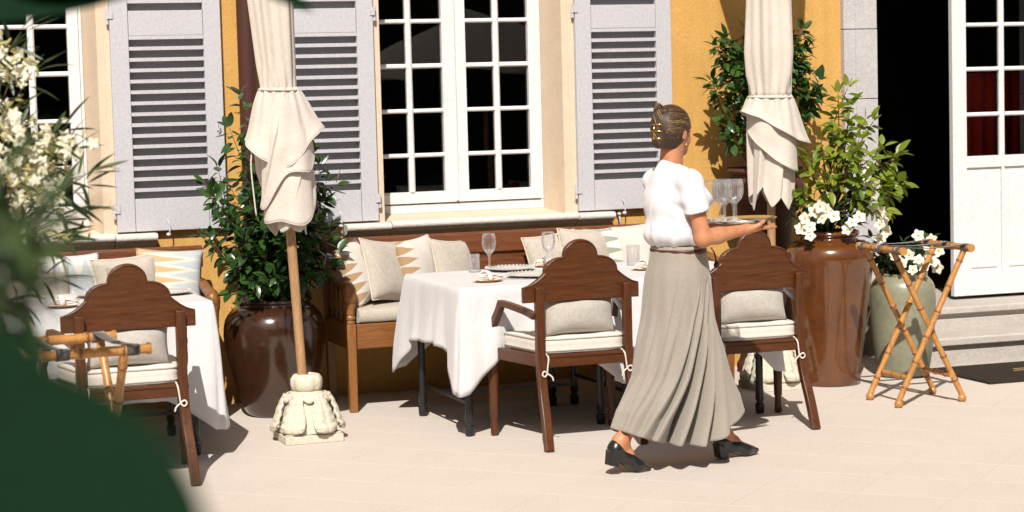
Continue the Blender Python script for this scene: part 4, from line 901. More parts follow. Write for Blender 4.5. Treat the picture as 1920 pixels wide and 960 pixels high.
# shrub in the urn
U0 = (5.83, 11.95, 1.22)
tips = [(5.44,11.90,1.81),(5.49,11.88,2.02),(5.55,11.86,2.06),(5.62,11.85,1.96),(5.66,11.86,2.10),(5.54,11.84,1.86),(5.58,11.80,1.74),(5.53,11.84,1.60),(5.55,11.86,1.46),(5.60,11.84,1.66),(5.66,11.82,1.52),(5.64,11.8,1.84),(5.70,11.84,1.72),
        (5.98,11.86,2.04),(6.05,11.86,2.12),(6.10,11.88,1.98),(6.07,11.88,1.84),(5.99,11.84,1.90),(6.02,11.85,1.78),(5.94,11.84,1.98),(6.17,11.92,1.70),(6.12,11.92,1.62),(6.08,11.92,1.52),(6.20,11.92,1.80),(5.88,11.8,1.9),(5.80,11.8,2.05),(5.76,11.8,1.85)]
plant('dark green shrub growing in the terracotta urn behind the second umbrella', 'potted_shrub', 'shrub', U0, [((U0[0]+pr_.uniform(-.07, .07), U0[1]+pr_.uniform(-.07, .07), 1.22), None, tp) for tp in thicken(tips, 1, .035)], shr_l, .092, 6, M['twig'], M['leaf_shrub'], start=.70, gap=.026, per=2, cap=290)
# citrus tree in the tall jar
T0 = (5.91, 11.27, .87); F1 = (5.93, 11.26, 1.02)
tips = [(5.71,11.17,1.12),(5.68,11.20,1.15),(5.74,11.14,1.33),(5.81,11.16,1.46),(5.86,11.12,1.25),(5.95,11.2,1.72),(6.00,11.18,1.75),(6.03,11.2,1.64),(5.97,11.12,1.55),(5.90,11.12,1.48),(6.03,11.1,1.45),(6.13,11.2,1.56),(6.18,11.2,1.55),(6.10,11.1,1.33),(6.23,11.18,1.40),(6.30,11.2,1.30),(6.33,11.22,1.20),(6.27,11.14,1.11),(6.20,11.1,1.02),(6.17,11.06,1.2),(6.04,11.04,1.22),(6.0,11.02,1.10),(5.94,11.04,1.32),(6.30,11.12,1.36),(6.07,11.05,1.06),(6.37,11.25,1.16),(5.80,11.08,1.2),(6.0,11.35,1.4),(6.15,11.4,1.35),(5.85,11.4,1.35)]
ct = plant('bright yellow green citrus tree growing in the tall brown jar', 'citrus_tree', 'tree', T0, [(F1, None, tp) for tp in tips+thicken(tips[16:], 1, .04)[len(tips[16:]):]], cit_l, .094, 8, M['bark'], M['leaf_citrus'], start=.54, gap=.036, per=2, rad=.008)
MB().tube([(0, 0, -.02), (.005, -.005, .06), (.02, -.01, .165)], [.017, .014, .011], 8).build('trunk', M['bark'], ct, smooth=True)
# white trumpet flowers
pet = leaf_mesh('petal', M['petal'], 1, .86, -.15, .12, n=4, base=.02); petc = leaf_mesh('petal', M['petal_cream'], 1, .6, -.2, .2, n=3, base=.02)
flower_me = {}
def flower_mesh(kind):
    if kind in flower_me: return flower_me[kind]
    mb = MB(); src = pet if kind == 'big' else petc; op_ = .30 if kind == 'big' else .55
    for k in range(5):
        a = 2*PI*k/5; d = Vector((math.cos(a), math.sin(a), op_)); mw = leaf_matrix((0, 0, 0), d, (0, 0, 1), 1, .25); mb.add([mw @ v.co for v in src.vertices], [tuple(p.vertices) for p in src.polygons])
    mb.lathe([(.01, -.5), (.05, -.25), (.10, 0)], 6)
    flower_me[kind] = mb.mesh('flower', M['petal'] if kind == 'big' else M['petal_cream'], True, fix=False); return flower_me[kind]
eye_me = MB().lathe([(0, .16), (.13, .13), (.21, .03)], 8).mesh('flower_eye', M['stamen'], True)
def add_flower(t, p, d, s, kind='big', eye=True):
    q = Vector(d).to_track_quat('Z', 'Y').to_matrix().to_4x4(); mw = Matrix.Translation(Vector(p)-t.location) @ q @ Matrix.Rotation(pr_.uniform(0, 6), 4, 'Z') @ Matrix.Diagonal((s, s, s, 1))
    f = linkmesh('flower', flower_mesh(kind), t, mw)
    if eye: linkmesh('flower_eye', eye_me, f)
    return f
cdir = Vector((-.5, -.83, .25))
def mandevilla(label, c, rx, ry, z0, flowers, ntips, seed, zspread=.1):
    rr = random.Random(seed); tips = []
    for k in range(ntips):
        a = 2*PI*k/ntips+rr.uniform(-.2, .2); tips.append((c[0]+rx*math.cos(a)*rr.uniform(.6, 1.05), c[1]+ry*math.sin(a)*rr.uniform(.6, 1.05), z0+rr.uniform(-.06, zspread)))
    t = plant(label, 'flowering_mandevilla', 'plant', c, [((c[0]+rr.uniform(-.06, .06), c[1]+rr.uniform(-.06, .06), c[2]), None, tp) for tp in tips], flo_l, .066, seed, M['twig'], M['leaf_flower'], start=.25, gap=.026, per=2, rad=.004, grp='white flowered mandevillas')
    for p in flowers: add_flower(t, p, cdir+Vector((rr.uniform(-.5, .5), rr.uniform(-.3, .3), rr.uniform(-.3, .4))), rr.uniform(.036, .044))
    return t
def fl_at(lst): return lst
mandevilla('white flowered mandevilla spilling round the rim of the tall brown jar', (5.91, 11.27, .88), .24, .22, 1.0,
    [(5.68,11.12,1.00),(5.72,11.08,1.04),(5.76,11.06,1.00),(5.70,11.10,.95),(5.66,11.14,.94),(5.69,11.08,.90),(5.79,11.07,1.05),(5.83,11.05,1.01),(5.74,11.05,1.07),(5.92,11.0,.97),(5.97,11.0,1.00),(5.90,11.02,.93),(6.08,11.03,1.06),(6.13,11.04,1.02),(6.17,11.08,.97),(6.12,11.03,.95),(6.20,11.1,.90),(6.22,11.12,1.02),(6.10,11.05,1.12),(6.16,11.1,.86),(6.2,11.16,1.1),(6.06,11.05,1.2),(6.1,11.12,1.26),(6.13,11.1,1.18)], 16, 41)
mandevilla('white flowered mandevilla growing in the low green jar', (6.44, 11.34, .59), .22, .18, .74,
    [(6.30,11.18,.74),(6.34,11.16,.70),(6.38,11.15,.75),(6.43,11.13,.72),(6.47,11.14,.68),(6.52,11.16,.74),(6.56,11.18,.70),(6.60,11.2,.66),(6.50,11.15,.80),(6.56,11.2,.83),(6.40,11.14,.66),(6.62,11.22,.76),(6.46,11.18,.86)], 16, 42, .16)
# oleander at the left
root = (0.427, 7.103, 1.069)
fc = [(0.724, 6.818, 1.948),(0.782, 7.117, 1.911),(0.747, 7.078, 1.756),(0.749, 6.843, 1.698),(0.805, 6.926, 1.627),(0.847, 6.894, 1.664),(0.801, 6.994, 1.571),(0.928, 7.016, 1.635),(0.719, 6.769, 1.559),(0.777, 6.717, 1.531),(0.877, 7.047, 1.544),(0.83, 6.877, 1.489),(0.773, 7.041, 1.436),(0.695, 6.74, 1.619)]
lt = [(0.95, 6.708, 1.574),(0.978, 7.016, 1.525),(0.917, 7.014, 1.7),(0.923, 6.762, 1.452),(0.864, 6.888, 1.423),(0.787, 6.944, 2.018),(0.824, 7.013, 1.891),(0.878, 7.0, 1.225),(0.712, 6.74, 1.187),(0.802, 6.692, 1.336),(0.864, 6.72, 1.364),(0.881, 7.036, 1.362)]
ol = plant('white flowering oleander with narrow leaves reaching in from the left edge', 'oleander_bush', 'shrub', root, [(root, None, tp) for tp in fc+lt], ole_l, .13, 14, M['twig'], M['leaf_oleander'], start=.72, gap=.052, per=2, droop=.3, spread=.55, rad=.006, cap=290)
MB().tube([(0, 0, -ol.location.z), (-.03, .02, -.5), (0, 0, .02)], [.02, .016, .010], 8).build('trunk', M['bark'], ol, smooth=True)
orr = random.Random(17)
for c in fc:
    for k in range(13):
        p = Vector(c)+Vector((orr.gauss(0, .034), orr.gauss(0, .04), orr.gauss(0, .028))); add_flower(ol, p, cdir+Vector((orr.uniform(-.8, .8), orr.uniform(-.5, .5), orr.uniform(-.5, .8))), orr.uniform(.022, .029), 'small', False)
bud_me = MB().lathe([(0, 0), (.0035, .004), (.005, .018), (.003, .032), (0, .036)], 6).mesh('bud', M['bud'], True)
for c in fc+lt[-2:]:
    for k in range(9):
        p = Vector(c)+Vector((orr.gauss(0, .035), orr.gauss(0, .04), orr.gauss(.0, .03)))-ol.location; q = Vector((orr.uniform(-1, 1), orr.uniform(-1, .3), orr.uniform(-.2, 1))).to_track_quat('Z', 'Y').to_matrix().to_4x4(); linkmesh('bud', bud_me, ol, Matrix.Translation(p) @ q)
# out-of-focus twig close to the camera at the left edge
near_l = [leaf_mesh('leaf', M['leaf_oleander'], 1, .17, .3, c_, n=6) for c_ in (.1, .25)]
nr = (.12, 1.746, 1.585)
plant('blurred oleander twig close in front at the left edge', 'oleander_twig', 'twig', nr, [(nr, None, tp) for tp in [(.171,1.662,1.715),(.197,1.802,1.694),(.186,1.786,1.673),(.186,1.677,1.664),(.173,1.732,1.652),(.183,1.718,1.64),(.178,1.77,1.731),(.20,1.786,1.677)]], near_l, .075, 15, M['twig'], M['leaf_oleander'], start=.3, gap=.010, per=2, rad=.002)
# big dark leaves very close to the camera
def big_leaf(t, base, tip, wid, nrm, rounded=False):
    a, b = Vector(base), Vector(tip); L_ = (b-a).length; me = leaf_mesh('leaf', M['leaf_near'], 1, wid/L_, .12, .06, n=20, base=.0, rounded=rounded)
    linkmesh('leaf', me, t, Matrix.Translation(-t.location) @ leaf_matrix(a, b-a, nrm, L_))
bl = thing('leafy_branch', 'large dark green leaves blurred in front of the lower left corner', 'branch', (.0, .95, 1.5))
big_leaf(bl, (-0.0021, 0.954, 1.5135), (0.1551, 0.9345, 1.6551), 0.21, (-.3, -1, .45), True); big_leaf(bl, (-0.0509, 1.0076, 1.5695), (0.1142, 0.9701, 1.6822), 0.16, (-.3, -1, .45), True)
MB().tube([(-.03, .02, -1.5), (-.05, .02, -.5), (-.06, .01, -.12), (-0.0202, 0.0098, 0.0071)], [.012, .009, .005, .002], 6).tube([(-.06, .01, -.12), (-.07, .01, -.04), (-0.0509, 0.0576, 0.0695)], [.004, .003, .002], 6).build('stem', M['twig'], bl, smooth=True)
tl = thing('leafy_branch', 'dark leaves hanging in from the upper left corner', 'branch', (.102, 2.748, 2.058))
big_leaf(tl, (.163, 2.715, 1.92), (.443, 2.619, 1.937), .066, (0, -1, .35)); big_leaf(tl, (.527, 2.592, 1.965), (.642, 2.547, 1.903), .030, (0, -1, .45)); big_leaf(tl, (.25, 2.7, 1.99), (.40, 2.62, 1.935), .07, (0, -1, .35))
MB().tube([(-1.3, .2, -2.06), (-1.28, .2, -.6), (-1.22, .2, .5), (-1.1, .2, 1.2)], [.07, .06, .05, .035], 10).tube([(-1.24, .2, .25), (-.6, .12, .12), (0, 0, 0)], [.025, .014, .006], 8).build('trunk', M['bark'], tl, smooth=True)
MB().tube([(0, 0, 0), (.2, -.08, -.02), (.425, -.156, -.093)], [.006, .005, .003], 6).tube([(0, 0, 0), (.04, -.02, -.08), (.061, -.033, -.138)], [.004, .003, .003], 6).build('stem', M['twig'], tl, smooth=True)

# ------------------------------------------------------------------ signed-distance bodies -> one continuous surface
def sdf_mesh(prims, lo, hi, h, k, cuts=()):
    """prims: ('cone',a,b,ra,rb[,k]) round cones, ('ell',c,half,matrix[,k]) ellipsoids; smooth union, then cuts (callables on X,Y,Z: keep <0)"""
    ax = [np.arange(lo[i], hi[i]+h, h, dtype=np.float32) for i in range(3)]; shp = tuple(len(a) for a in ax); D = np.full(shp, .5, np.float32)
    for p in prims:
        if p[0] == 'cone':
            a, b = np.array(p[1], np.float32), np.array(p[2], np.float32); ra, rb = p[3], p[4]; bl_, bh_ = np.minimum(a, b)-max(ra, rb), np.maximum(a, b)+max(ra, rb); kk = p[5] if len(p) > 5 else k
        else:
            c, hf, mt = np.array(p[1], np.float32), np.array(p[2], np.float32), np.array(p[3], np.float32); m_ = float(max(hf)); bl_, bh_ = c-m_, c+m_; kk = p[4] if len(p) > 4 else k
        sl_ = tuple(slice(max(0, int((bl_[i]-lo[i]-2.5*kk-2*h)/h)), max(0, min(shp[i], int((bh_[i]-lo[i]+2.5*kk+2*h)/h)+1))) for i in range(3))
        if any(s.stop <= s.start for s in sl_): continue
        X, Y, Z = np.meshgrid(*[ax[i][sl_[i]] for i in range(3)], indexing='ij', sparse=True)
        if p[0] == 'cone':
            ba = b-a; L2 = float(ba@ba)+1e-9; t = np.clip(((X-a[0])*ba[0]+(Y-a[1])*ba[1]+(Z-a[2])*ba[2])/L2, 0, 1)
            d = np.sqrt((X-a[0]-ba[0]*t)**2+(Y-a[1]-ba[1]*t)**2+(Z-a[2]-ba[2]*t)**2)-(ra+(rb-ra)*t)
        else:
            q = [(X-c[0])*mt[i][0]+(Y-c[1])*mt[i][1]+(Z-c[2])*mt[i][2] for i in range(3)]
            k0 = np.sqrt(sum((q[i]/hf[i])**2 for i in range(3))); k1 = np.sqrt(sum((q[i]/hf[i]**2)**2 for i in range(3)))+1e-6; d = k0*(k0-1)/k1
        E_ = D[sl_]; hh = np.clip(.5+.5*(E_-d)/kk, 0, 1); D[sl_] = E_*(1-hh)+d*hh-kk*hh*(1-hh)
    if cuts:
        X, Y, Z = np.meshgrid(*ax, indexing='ij', sparse=True)
        for c in cuts: D = np.maximum(D, c(X, Y, Z).astype(np.float32))
    s = D < 0; n = [x-1 for x in shp]
    cor = [(i, j, k_) for i in (0, 1) for j in (0, 1) for k_ in (0, 1)]; sub = lambda A, c: A[c[0]:c[0]+n[0], c[1]:c[1]+n[1], c[2]:c[2]+n[2]]
    cntr = sum(sub(s, c).astype(np.int8) for c in cor); act = np.argwhere((cntr > 0) & (cntr < 8)); ids = np.full(n, -1, np.int32); ids[tuple(act.T)] = np.arange(len(act))
    acc = np.zeros((len(act), 3), np.float64); num = np.zeros(len(act))
    for c1 in cor:
        for a_ in range(3):
            if c1[a_]: continue
            c2_ = list(c1); c2_[a_] = 1; v1 = D[tuple((act+c1).T)]; v2 = D[tuple((act+c2_).T)]; cr_ = (v1 < 0) != (v2 < 0); t = np.where(cr_, v1/(v1-v2+1e-12), 0)
            pos = np.tile(np.array(c1, float), (len(act), 1)); pos[:, a_] += t; acc[cr_] += pos[cr_]; num[cr_] += 1
    V = (act+acc/num[:, None])*h+np.array(lo); F_ = []
    for a_ in range(3):
        b_, c_ = (a_+1) % 3, (a_+2) % 3; sl1 = [slice(None)]*3; sl2 = [slice(None)]*3; sl1[a_] = slice(0, n[a_]); sl2[a_] = slice(1, None)
        e = np.argwhere(s[tuple(sl1)] != s[tuple(sl2)]); e = e[(e[:, b_] > 0) & (e[:, b_] < n[b_]) & (e[:, c_] > 0) & (e[:, c_] < n[c_])]
        ins = s[tuple(e.T)]; q = []
        for db, dc in ((1, 1), (0, 1), (0, 0), (1, 0)): x = e.copy(); x[:, b_] -= db; x[:, c_] -= dc; q.append(ids[tuple(x.T)])
        q = np.stack(q, 1); q[~ins] = q[~ins][:, ::-1]; F_.append(q)
    return V, np.concatenate(F_)
def sdf_obj(name, mat, parent, V, F_, disp=None, smooth_it=2):
    me = bpy.data.meshes.new(name); me.from_pydata(V.tolist(), [], F_.tolist()); me.update(); bm = bmesh.new(); bm.from_mesh(me)
    for _ in range(smooth_it): bmesh.ops.smooth_vert(bm, verts=bm.verts, factor=.5, use_axis_x=True, use_axis_y=True, use_axis_z=True)
    bmesh.ops.recalc_face_normals(bm, faces=bm.faces)
    if disp:
        bm.normal_update()
        for v in bm.verts: v.co += v.normal*disp(v.co)
    bm.to_mesh(me); bm.free(); me.materials.append(mat); me.polygons.foreach_set('use_smooth', [True]*len(me.polygons)); o = bpy.data.objects.new(name, me); C.objects.link(o); o.parent = parent; return o

# ------------------------------------------------------------------ walking woman with the tray
def m_skin():
    m, n, l, b = newmat('sunlit_skin'); v = coord(n, l); col = mix(n, l, ramp(n, l, noise(n, l, v, 14, 4), [(.35, 0.), (.65, 1.)]), (.50, .225, .115), (.42, .175, .085)); col = mix(n, l, 1., col, ramp(n, l, noise(n, l, v, 160, 2), [(.3, .9), (.6, 1.)]), 'MULTIPLY')
    l.new(col, b.inputs['Base Color']); setp(b, .45, .4, sss=.12); b.inputs['Subsurface Scale'].default_value = .3; return m
M['skin'] = m_skin()
M['blouse'] = m_cloth('white_crepe', (.66, .66, .69), (.62, .62, .65), 420, soil=.03)
M['skirt'] = m_cloth('taupe_wool', (.305, .272, .23), (.262, .233, .196), 420, soil=.06, bdist=.0012)
M['belt'] = m_plain('dark_red_leather', (.07, .018, .016), .45, .4)
M['shoe'] = m_plain('black_leather', (.010, .010, .012), .32, .5, coat=.25)
M['hair'] = m_mottle('brown_hair', (.056, .030, .014), (.034, .018, .009), 40, .45, .4, 220, .4, .002)
M['hair_mid'] = m_mottle('light_brown_hair', (.13, .075, .032), (.08, .045, .02), 40, .45, .4, 220, .4, .002)
M['hair_light'] = m_mottle('blond_hair', (.25, .155, .062), (.18, .11, .043), 40, .42, .4, 220, .4, .002)
M['gold'] = m_plain('gold', (.75, .50, .16), .22, .5, metal=1)
M['lip'] = m_plain('lip', (.38, .11, .09), .4, .4); M['eye'] = m_plain('eye', (.05, .035, .03), .15, .5)
pw = thing('person', 'woman in white blouse and long taupe skirt walking with a tray of wine glasses', 'person', (4.02, 9.17, 0))
FD, RD = Vector((.985, .174, 0)), Vector((.174, -.985, 0))
def P(f, r, z): v = FD*f+RD*r; return (v.x, v.y, z)
hh_ = R(64); HF = Vector((math.sin(hh_), math.cos(hh_), 0)); HR = Vector((math.cos(hh_), -math.sin(hh_), 0)); HC = Vector(P(-.018, 0, 1.575))
tl_ = R(-4); HU = Vector((0, 0, 1)); HFt = HF*math.cos(tl_)+HU*math.sin(tl_); HUt = HU*math.cos(tl_)-HF*math.sin(tl_)
HM = [list(HFt), list(HR), list(HUt)]
def Hd(f, r, u): return tuple(HC+HFt*f+HR*r+HUt*u)
BM_ = [list(FD), list(RD), [0, 0, 1]]
pr = [('ell', P(0, 0, .94), (.100, .128, .12), BM_), ('cone', P(0, 0, .95), P(-.01, 0, 1.2), .11, .105), ('ell', P(-.01, 0, 1.23), (.105, .145, .15), BM_), ('cone', P(-.035, -.12, 1.335), P(-.035, .14, 1.335), .042, .042),
      ('cone', P(-.036, 0, 1.36), P(-.022, 0, 1.54), .058, .050, .03),
      ('ell', Hd(-.006, 0, .022), (.098, .077, .095), HM, .02), ('ell', Hd(.030, 0, -.05), (.062, .054, .062), HM, .02), ('ell', Hd(.070, 0, -.088), (.022, .026, .018), HM, .02), ('ell', Hd(.055, .030, -.030), (.026, .024, .022), HM, .02), ('ell', Hd(.055, -.030, -.030), (.026, .024, .022), HM, .02),
      ('cone', Hd(.086, 0, .012), Hd(.104, 0, -.028), .008, .012, .012), ('ell', Hd(.078, 0, .026), (.016, .046, .012), HM, .015), ('ell', Hd(.083, 0, -.060), (.012, .022, .010), HM, .012)]
for s in (1, -1): pr += [('ell', Hd(-.004, s*.076, -.012), (.017, .008, .028), HM, .008), ('ell', Hd(-.010, s*.080, .002), (.012, .005, .014), HM, .005)]
def arm(s, sh, el, wr): return [('cone', tuple(Vector(sh)+Vector((0, 0, -.012))), el, .040, .038, .03), ('cone', el, tuple(Vector(el).lerp(Vector(wr), .35)), .037, .037, .02), ('cone', tuple(Vector(el).lerp(Vector(wr), .3)), wr, .037, .0235, .02)]
pr += arm(1, P(-.035, .172, 1.348), P(-.004, .212, 1.085), P(.235, .226, 1.118)); pr += arm(-1, P(-.03, -.135, 1.345), P(.05, -.165, 1.09), P(.25, -.12, 1.108))
def hand(s, f0, r0, z0, yaw):
    c, sn = math.cos(yaw), math.sin(yaw)
    def Q(a, b, w_): return P(f0+a*c-b*sn*s*-1*0+(-s*b*0), r0+s*b+s*a*sn*-1, z0+w_)
    o = [('ell', Q(.045, -.012, .004), (.050, .036, .016), BM_, .015), ('cone', Q(0, 0, 0), Q(.05, -.01, .003), .023, .018, .015)]
    ln = [(.036, .024, .020), (.040, .027, .021), (.037, .025, .020), (.029, .019, .017)]
    for k in range(4):
        b = .020-.0205*k; x = .084-.004*k*(k > 1); a1, a2, a3 = ln[k]; lift = (.0, .004, .007, .010)[k]; bend = (0, .10, .2, .3)[k]
        p0 = Q(.058, b*.8, .004); p1 = Q(x, b, .004); p2 = Q(x+a1, b-.004*k, .001+.2*lift); p3 = Q(x+a1+a2*(1-bend*.4), b-.006*k, .002+lift*.4); p4 = Q(x+a1+a2+a3*(1-bend), b-.008*k, .004+lift)
        o += [('cone', p0, p1, .0105, .0098, .006), ('cone', p1, p2, .0095, .0082, .004), ('cone', p2, p3, .0083, .0076, .004), ('cone', p3, p4, .0076, .0062, .004)]
    o += [('cone', Q(.012, .020, .004), Q(.045, .040, .020), .014, .0115, .010), ('cone', Q(.045, .040, .020), Q(.072, .036, .033), .0105, .0092, .005), ('cone', Q(.072, .036, .033), Q(.095, .022, .036), .0092, .0072, .004)]
    return o
pr += hand(1, .235, .226, 1.116, R(6)); pr += hand(-1, .25, -.12, 1.106, R(-4))
ankR, ankL = P(-.352, .015, .152), P(.262, -.03, .118)
pr += [('cone', P(0, .07, .9), P(-.05, .045, .52), .068, .048), ('cone', P(-.05, .045, .52), P(-.18, .025, .34), .046, .044), ('cone', P(-.18, .025, .34), ankR, .043, .032, .03), ('cone', P(0, -.07, .9), P(.11, -.05, .50), .068, .05), ('cone', P(.11, -.05, .50), P(.19, -.04, .32), .046, .048), ('cone', P(.19, -.04, .32), ankL, .045, .033, .03)]
def foot_prims(u0, rr_, pitch, gr=0.):
    """foot frame: heel end at u0, on the ground at the ball; pitch lifts the heel"""
    cp_, sp_ = math.cos(pitch), math.sin(pitch); piv = .165
    def Q(u, v, w_): du = u-piv; return P(u0+piv+du*cp_+w_*sp_, rr_+v, .004+w_*cp_-du*sp_)
    return Q
QR, QL = foot_prims(-.440, .015, R(17)), foot_prims(.215, -.03, R(1))
for Q, an in ((QR, ankR), (QL, ankL)):
    pr += [('cone', an, Q(.035, 0, .088), .033, .029, .02), ('cone', an, Q(.10, 0, .078), .030, .026, .03), ('cone', Q(.035, 0, .085), Q(.10, 0, .062), .028, .027, .02), ('cone', Q(.10, 0, .066), Q(.165, 0, .034), .027, .022, .02), ('cone', Q(.165, .008, .032), Q(.21, .004, .026), .022, .018, .02)]
V, F_ = sdf_mesh(pr, (-.50, -.40, -.01), (.55, .40, 1.76), .005, .03)
sdf_obj('body', M['skin'], pw, V, F_, smooth_it=1)

# head: hair cap, twisted roll, strands, clip, face
hc = [('ell', Hd(-.016, 0, .026), (.107, .086, .103), HM, .01), ('cone', Hd(-.098, .004, -.05), Hd(-.094, .004, .085), .026, .029, .02), ('cone', Hd(-.03, 0, -.055), Hd(-.085, 0, -.045), .045, .035, .03)]
kN = Vector(HFt)*.87-Vector(HUt)*.49; kN2 = Vector(HUt)
def cut_face(X, Y, Z): return (X-HC.x)*kN.x+(Y-HC.y)*kN.y+(Z-HC.z)*kN.z-.028
def cut_low(X, Y, Z): return -((X-HC.x)*kN2.x+(Y-HC.y)*kN2.y+(Z-HC.z)*kN2.z)-.080
V, F_ = sdf_mesh(hc, (-.25, -.22, 1.44), (.20, .20, 1.77), .004, .02, (cut_face, cut_low))
hair = sdf_obj('hair', M['hair'], pw, V, F_, smooth_it=1)
sr = random.Random(9); sb1, sb2, sb3 = MB(), MB(), MB()
def onskull(f, r, u, off=.0):
    v = Vector(((f)/.107, r/.086, (u)/.103)); v.normalize(); return Vector(Hd(-.016+v.x*(.107+off), v.y*(.086+off), .026+v.z*(.103+off)))
for k in range(260):
    t = min(1, max(0, k/259+sr.uniform(-.04, .04))); sgn = 1 if k % 5 else -1
    # start along the hairline (forehead -> temple -> nape), end in the twist at the back
    sf, sr_, su = interp(t, [0, .35, .6, .8, 1], [.085, .070, .030, -.02, -.05]), sgn*interp(t, [0, .35, .6, .8, 1], [.02, .055, .075, .070, .055]), interp(t, [0, .35, .6, .8, 1], [.06, .040, .0, -.06, -.075])
    ef, er, eu = -.095, .012*sgn, interp(t, [0, .5, 1], [.075, .01, -.055])+sr.uniform(-.02, .02)
    pts = []; w1, w2, w3 = sr.uniform(-.006, .006), sr.uniform(0, 6), sr.uniform(.0, .0022)
    for q in range(10):
        x = q/9; sag = math.sin(x*PI)*interp(t, [0, 1], [.03, -.012]); pts.append(onskull(lerp(sf, ef, x), lerp(sr_, er, x)+sgn*math.sin(x*PI)*.045, lerp(su, eu, x)+sag+w1*math.sin(x*5+w2), -.0011+w3*.8*math.sin(x*PI)))
    q_ = sr.random(); pb = interp(t, [0, .35, .7, 1], [.0, .06, .34, .14]); (sb2 if q_ < pb else (sb3 if q_ < pb+.16 else sb1)).tube(pts, [.0008]+[sr.uniform(.0011, .0024)]*8+[.0012], 5)
for k in range(16):   # strands rolled up the twist with two loose loops on top
    a = 2*PI*k/16; pts = [Vector(Hd(-.097+.0285*math.cos(a+q*.35), .004+.0285*math.sin(a+q*.35), -.06+.16*q/9)) for q in range(10)]; (sb2 if k % 3 == 0 else sb1).tube(pts, .0042, 5)
for k in range(5): pts = [Vector(Hd(-.090+.026*math.cos(a)+.004*k-.012, .006-.006*k, .098+.022*math.sin(a)+.002*k)) for a in np.linspace(-.4, PI+.5, 12)]; (sb2 if k % 2 else sb1).tube(pts, .0048, 5)
sb1.build('hair_strands', M['hair'], hair, smooth=True)['kind'] = 'stuff'; sb3.build('hair_strands', M['hair_mid'], hair, smooth=True)['kind'] = 'stuff'; sb2.build('hair_streaks', M['hair_light'], hair, smooth=True)['kind'] = 'stuff'
cl = MB()
for u in (-.035, .0, .03): cl.tube([Hd(-.128, -.020, u), Hd(-.132, .0, u), Hd(-.126, .028, u), Hd(-.10, .036, u)], .0028, 6)
cl.tube([Hd(-.131, 0, -.04), Hd(-.134, 0, .0), Hd(-.131, 0, .035)], .003, 6); cl.build('hair_clip', M['gold'], hair, smooth=True)
MB().tube([tuple(Vector(Hd(-.006, .080, -.052))+HFt*.011*math.cos(a)+Vector((0, 0, 1))*.011*math.sin(a)) for a in np.linspace(0, 2*PI, 17)], .002, 6).lathe([(0, -.004), (.004, 0), (0, .004)], 8, tuple(Vector(Hd(.002, .083, -.062)))).build('earring', M['gold'], pw, smooth=True)
for s in (1, -1):
    MB().lathe([(0, -.008), (.008, -.004), (.010, 0), (.008, .004), (0, .008)], 10, Hd(.078, s*.031, .004)).build('eye', M['eye'], pw, smooth=True)
    MB().tube([Hd(.090, s*.016, .028), Hd(.088, s*.032, .031), Hd(.074, s*.050, .026)], [.003, .0035, .0015], 5).build('eyebrow', M['hair'], pw, smooth=True)
MB().tube([Hd(.084, -.022, -.062), Hd(.096, -.008, -.058), Hd(.097, 0, -.060), Hd(.096, .008, -.058), Hd(.084, .022, -.062)], [.002, .005, .0055, .005, .002], 6).build('lips', M['lip'], pw, smooth=True)

# blouse
bp = [('ell', P(-.010, 0, 1.105), (.148, .168, .09), BM_, .05), ('ell', P(-.015, 0, 1.24), (.132, .172, .16), BM_, .05), ('cone', P(-.036, -.125, 1.345), P(-.036, .150, 1.345), .057, .057, .04), ('cone', P(-.034, 0, 1.37), P(-.026, 0, 1.42), .085, .066, .04),
      ('cone', P(-.035, .165, 1.343), P(-.018, .204, 1.17), .057, .060, .025), ('cone', P(-.03, -.132, 1.340), P(.045, -.155, 1.18), .056, .056, .025), ('ell', P(.075, .065, 1.255), (.06, .065, .06), BM_, .04), ('ell', P(.075, -.065, 1.255), (.06, .065, .06), BM_, .04)]
def cut_neck(X, Y, Z):
    c = P(-.004, 0, 1.475); return .082-np.sqrt((X-c[0])**2+(Y-c[1])**2+((Z-c[2])*.95)**2)
def cut_hem(X, Y, Z): return 1.030-Z
def cut_sleeve(X, Y, Z):   # ends of both sleeves: below the slanted sleeve hem and outside the trunk
    r_ = np.abs(X*RD.x+Y*RD.y); f_ = X*FD.x+Y*FD.y; low_ = (1.212+.25*(f_+.02))-Z; out_ = r_-(.163+.0*Z); return np.minimum(low_, out_)
V, F_ = sdf_mesh(bp, (-.32, -.36, 1.0), (.32, .36, 1.48), .005, .04, (cut_neck, cut_hem, cut_sleeve))
def wrinkle(c):
    f, r = c.x*FD.x+c.y*FD.y, c.x*RD.x+c.y*RD.y; a = math.atan2(r, f); low_ = max(0, min(1, (1.22-c.z)/.16))
    d = .0035*low_*math.sin(a*9+2*math.sin(c.z*12))+.002*low_*math.sin(a*17+c.z*18)
    pit = math.exp(-((c.z-1.24)/.07)**2-((abs(r)-.15)/.05)**2); d += .007*pit*math.sin((c.z*1.0+f*.9)*70)
    return d+.0025*math.sin(f*40+c.z*22)*math.sin(r*26)
bl_o = sdf_obj('blouse', M['blouse'], pw, V, F_, wrinkle, smooth_it=2)
# slit button at the back neckline
MB().tube([P(-.128, .004, 1.37), P(-.143, .004, 1.30), P(-.151, .004, 1.22), P(-.153, .004, 1.12)], .0016, 5).build('back_seam', M['blouse'], bl_o, smooth=True)
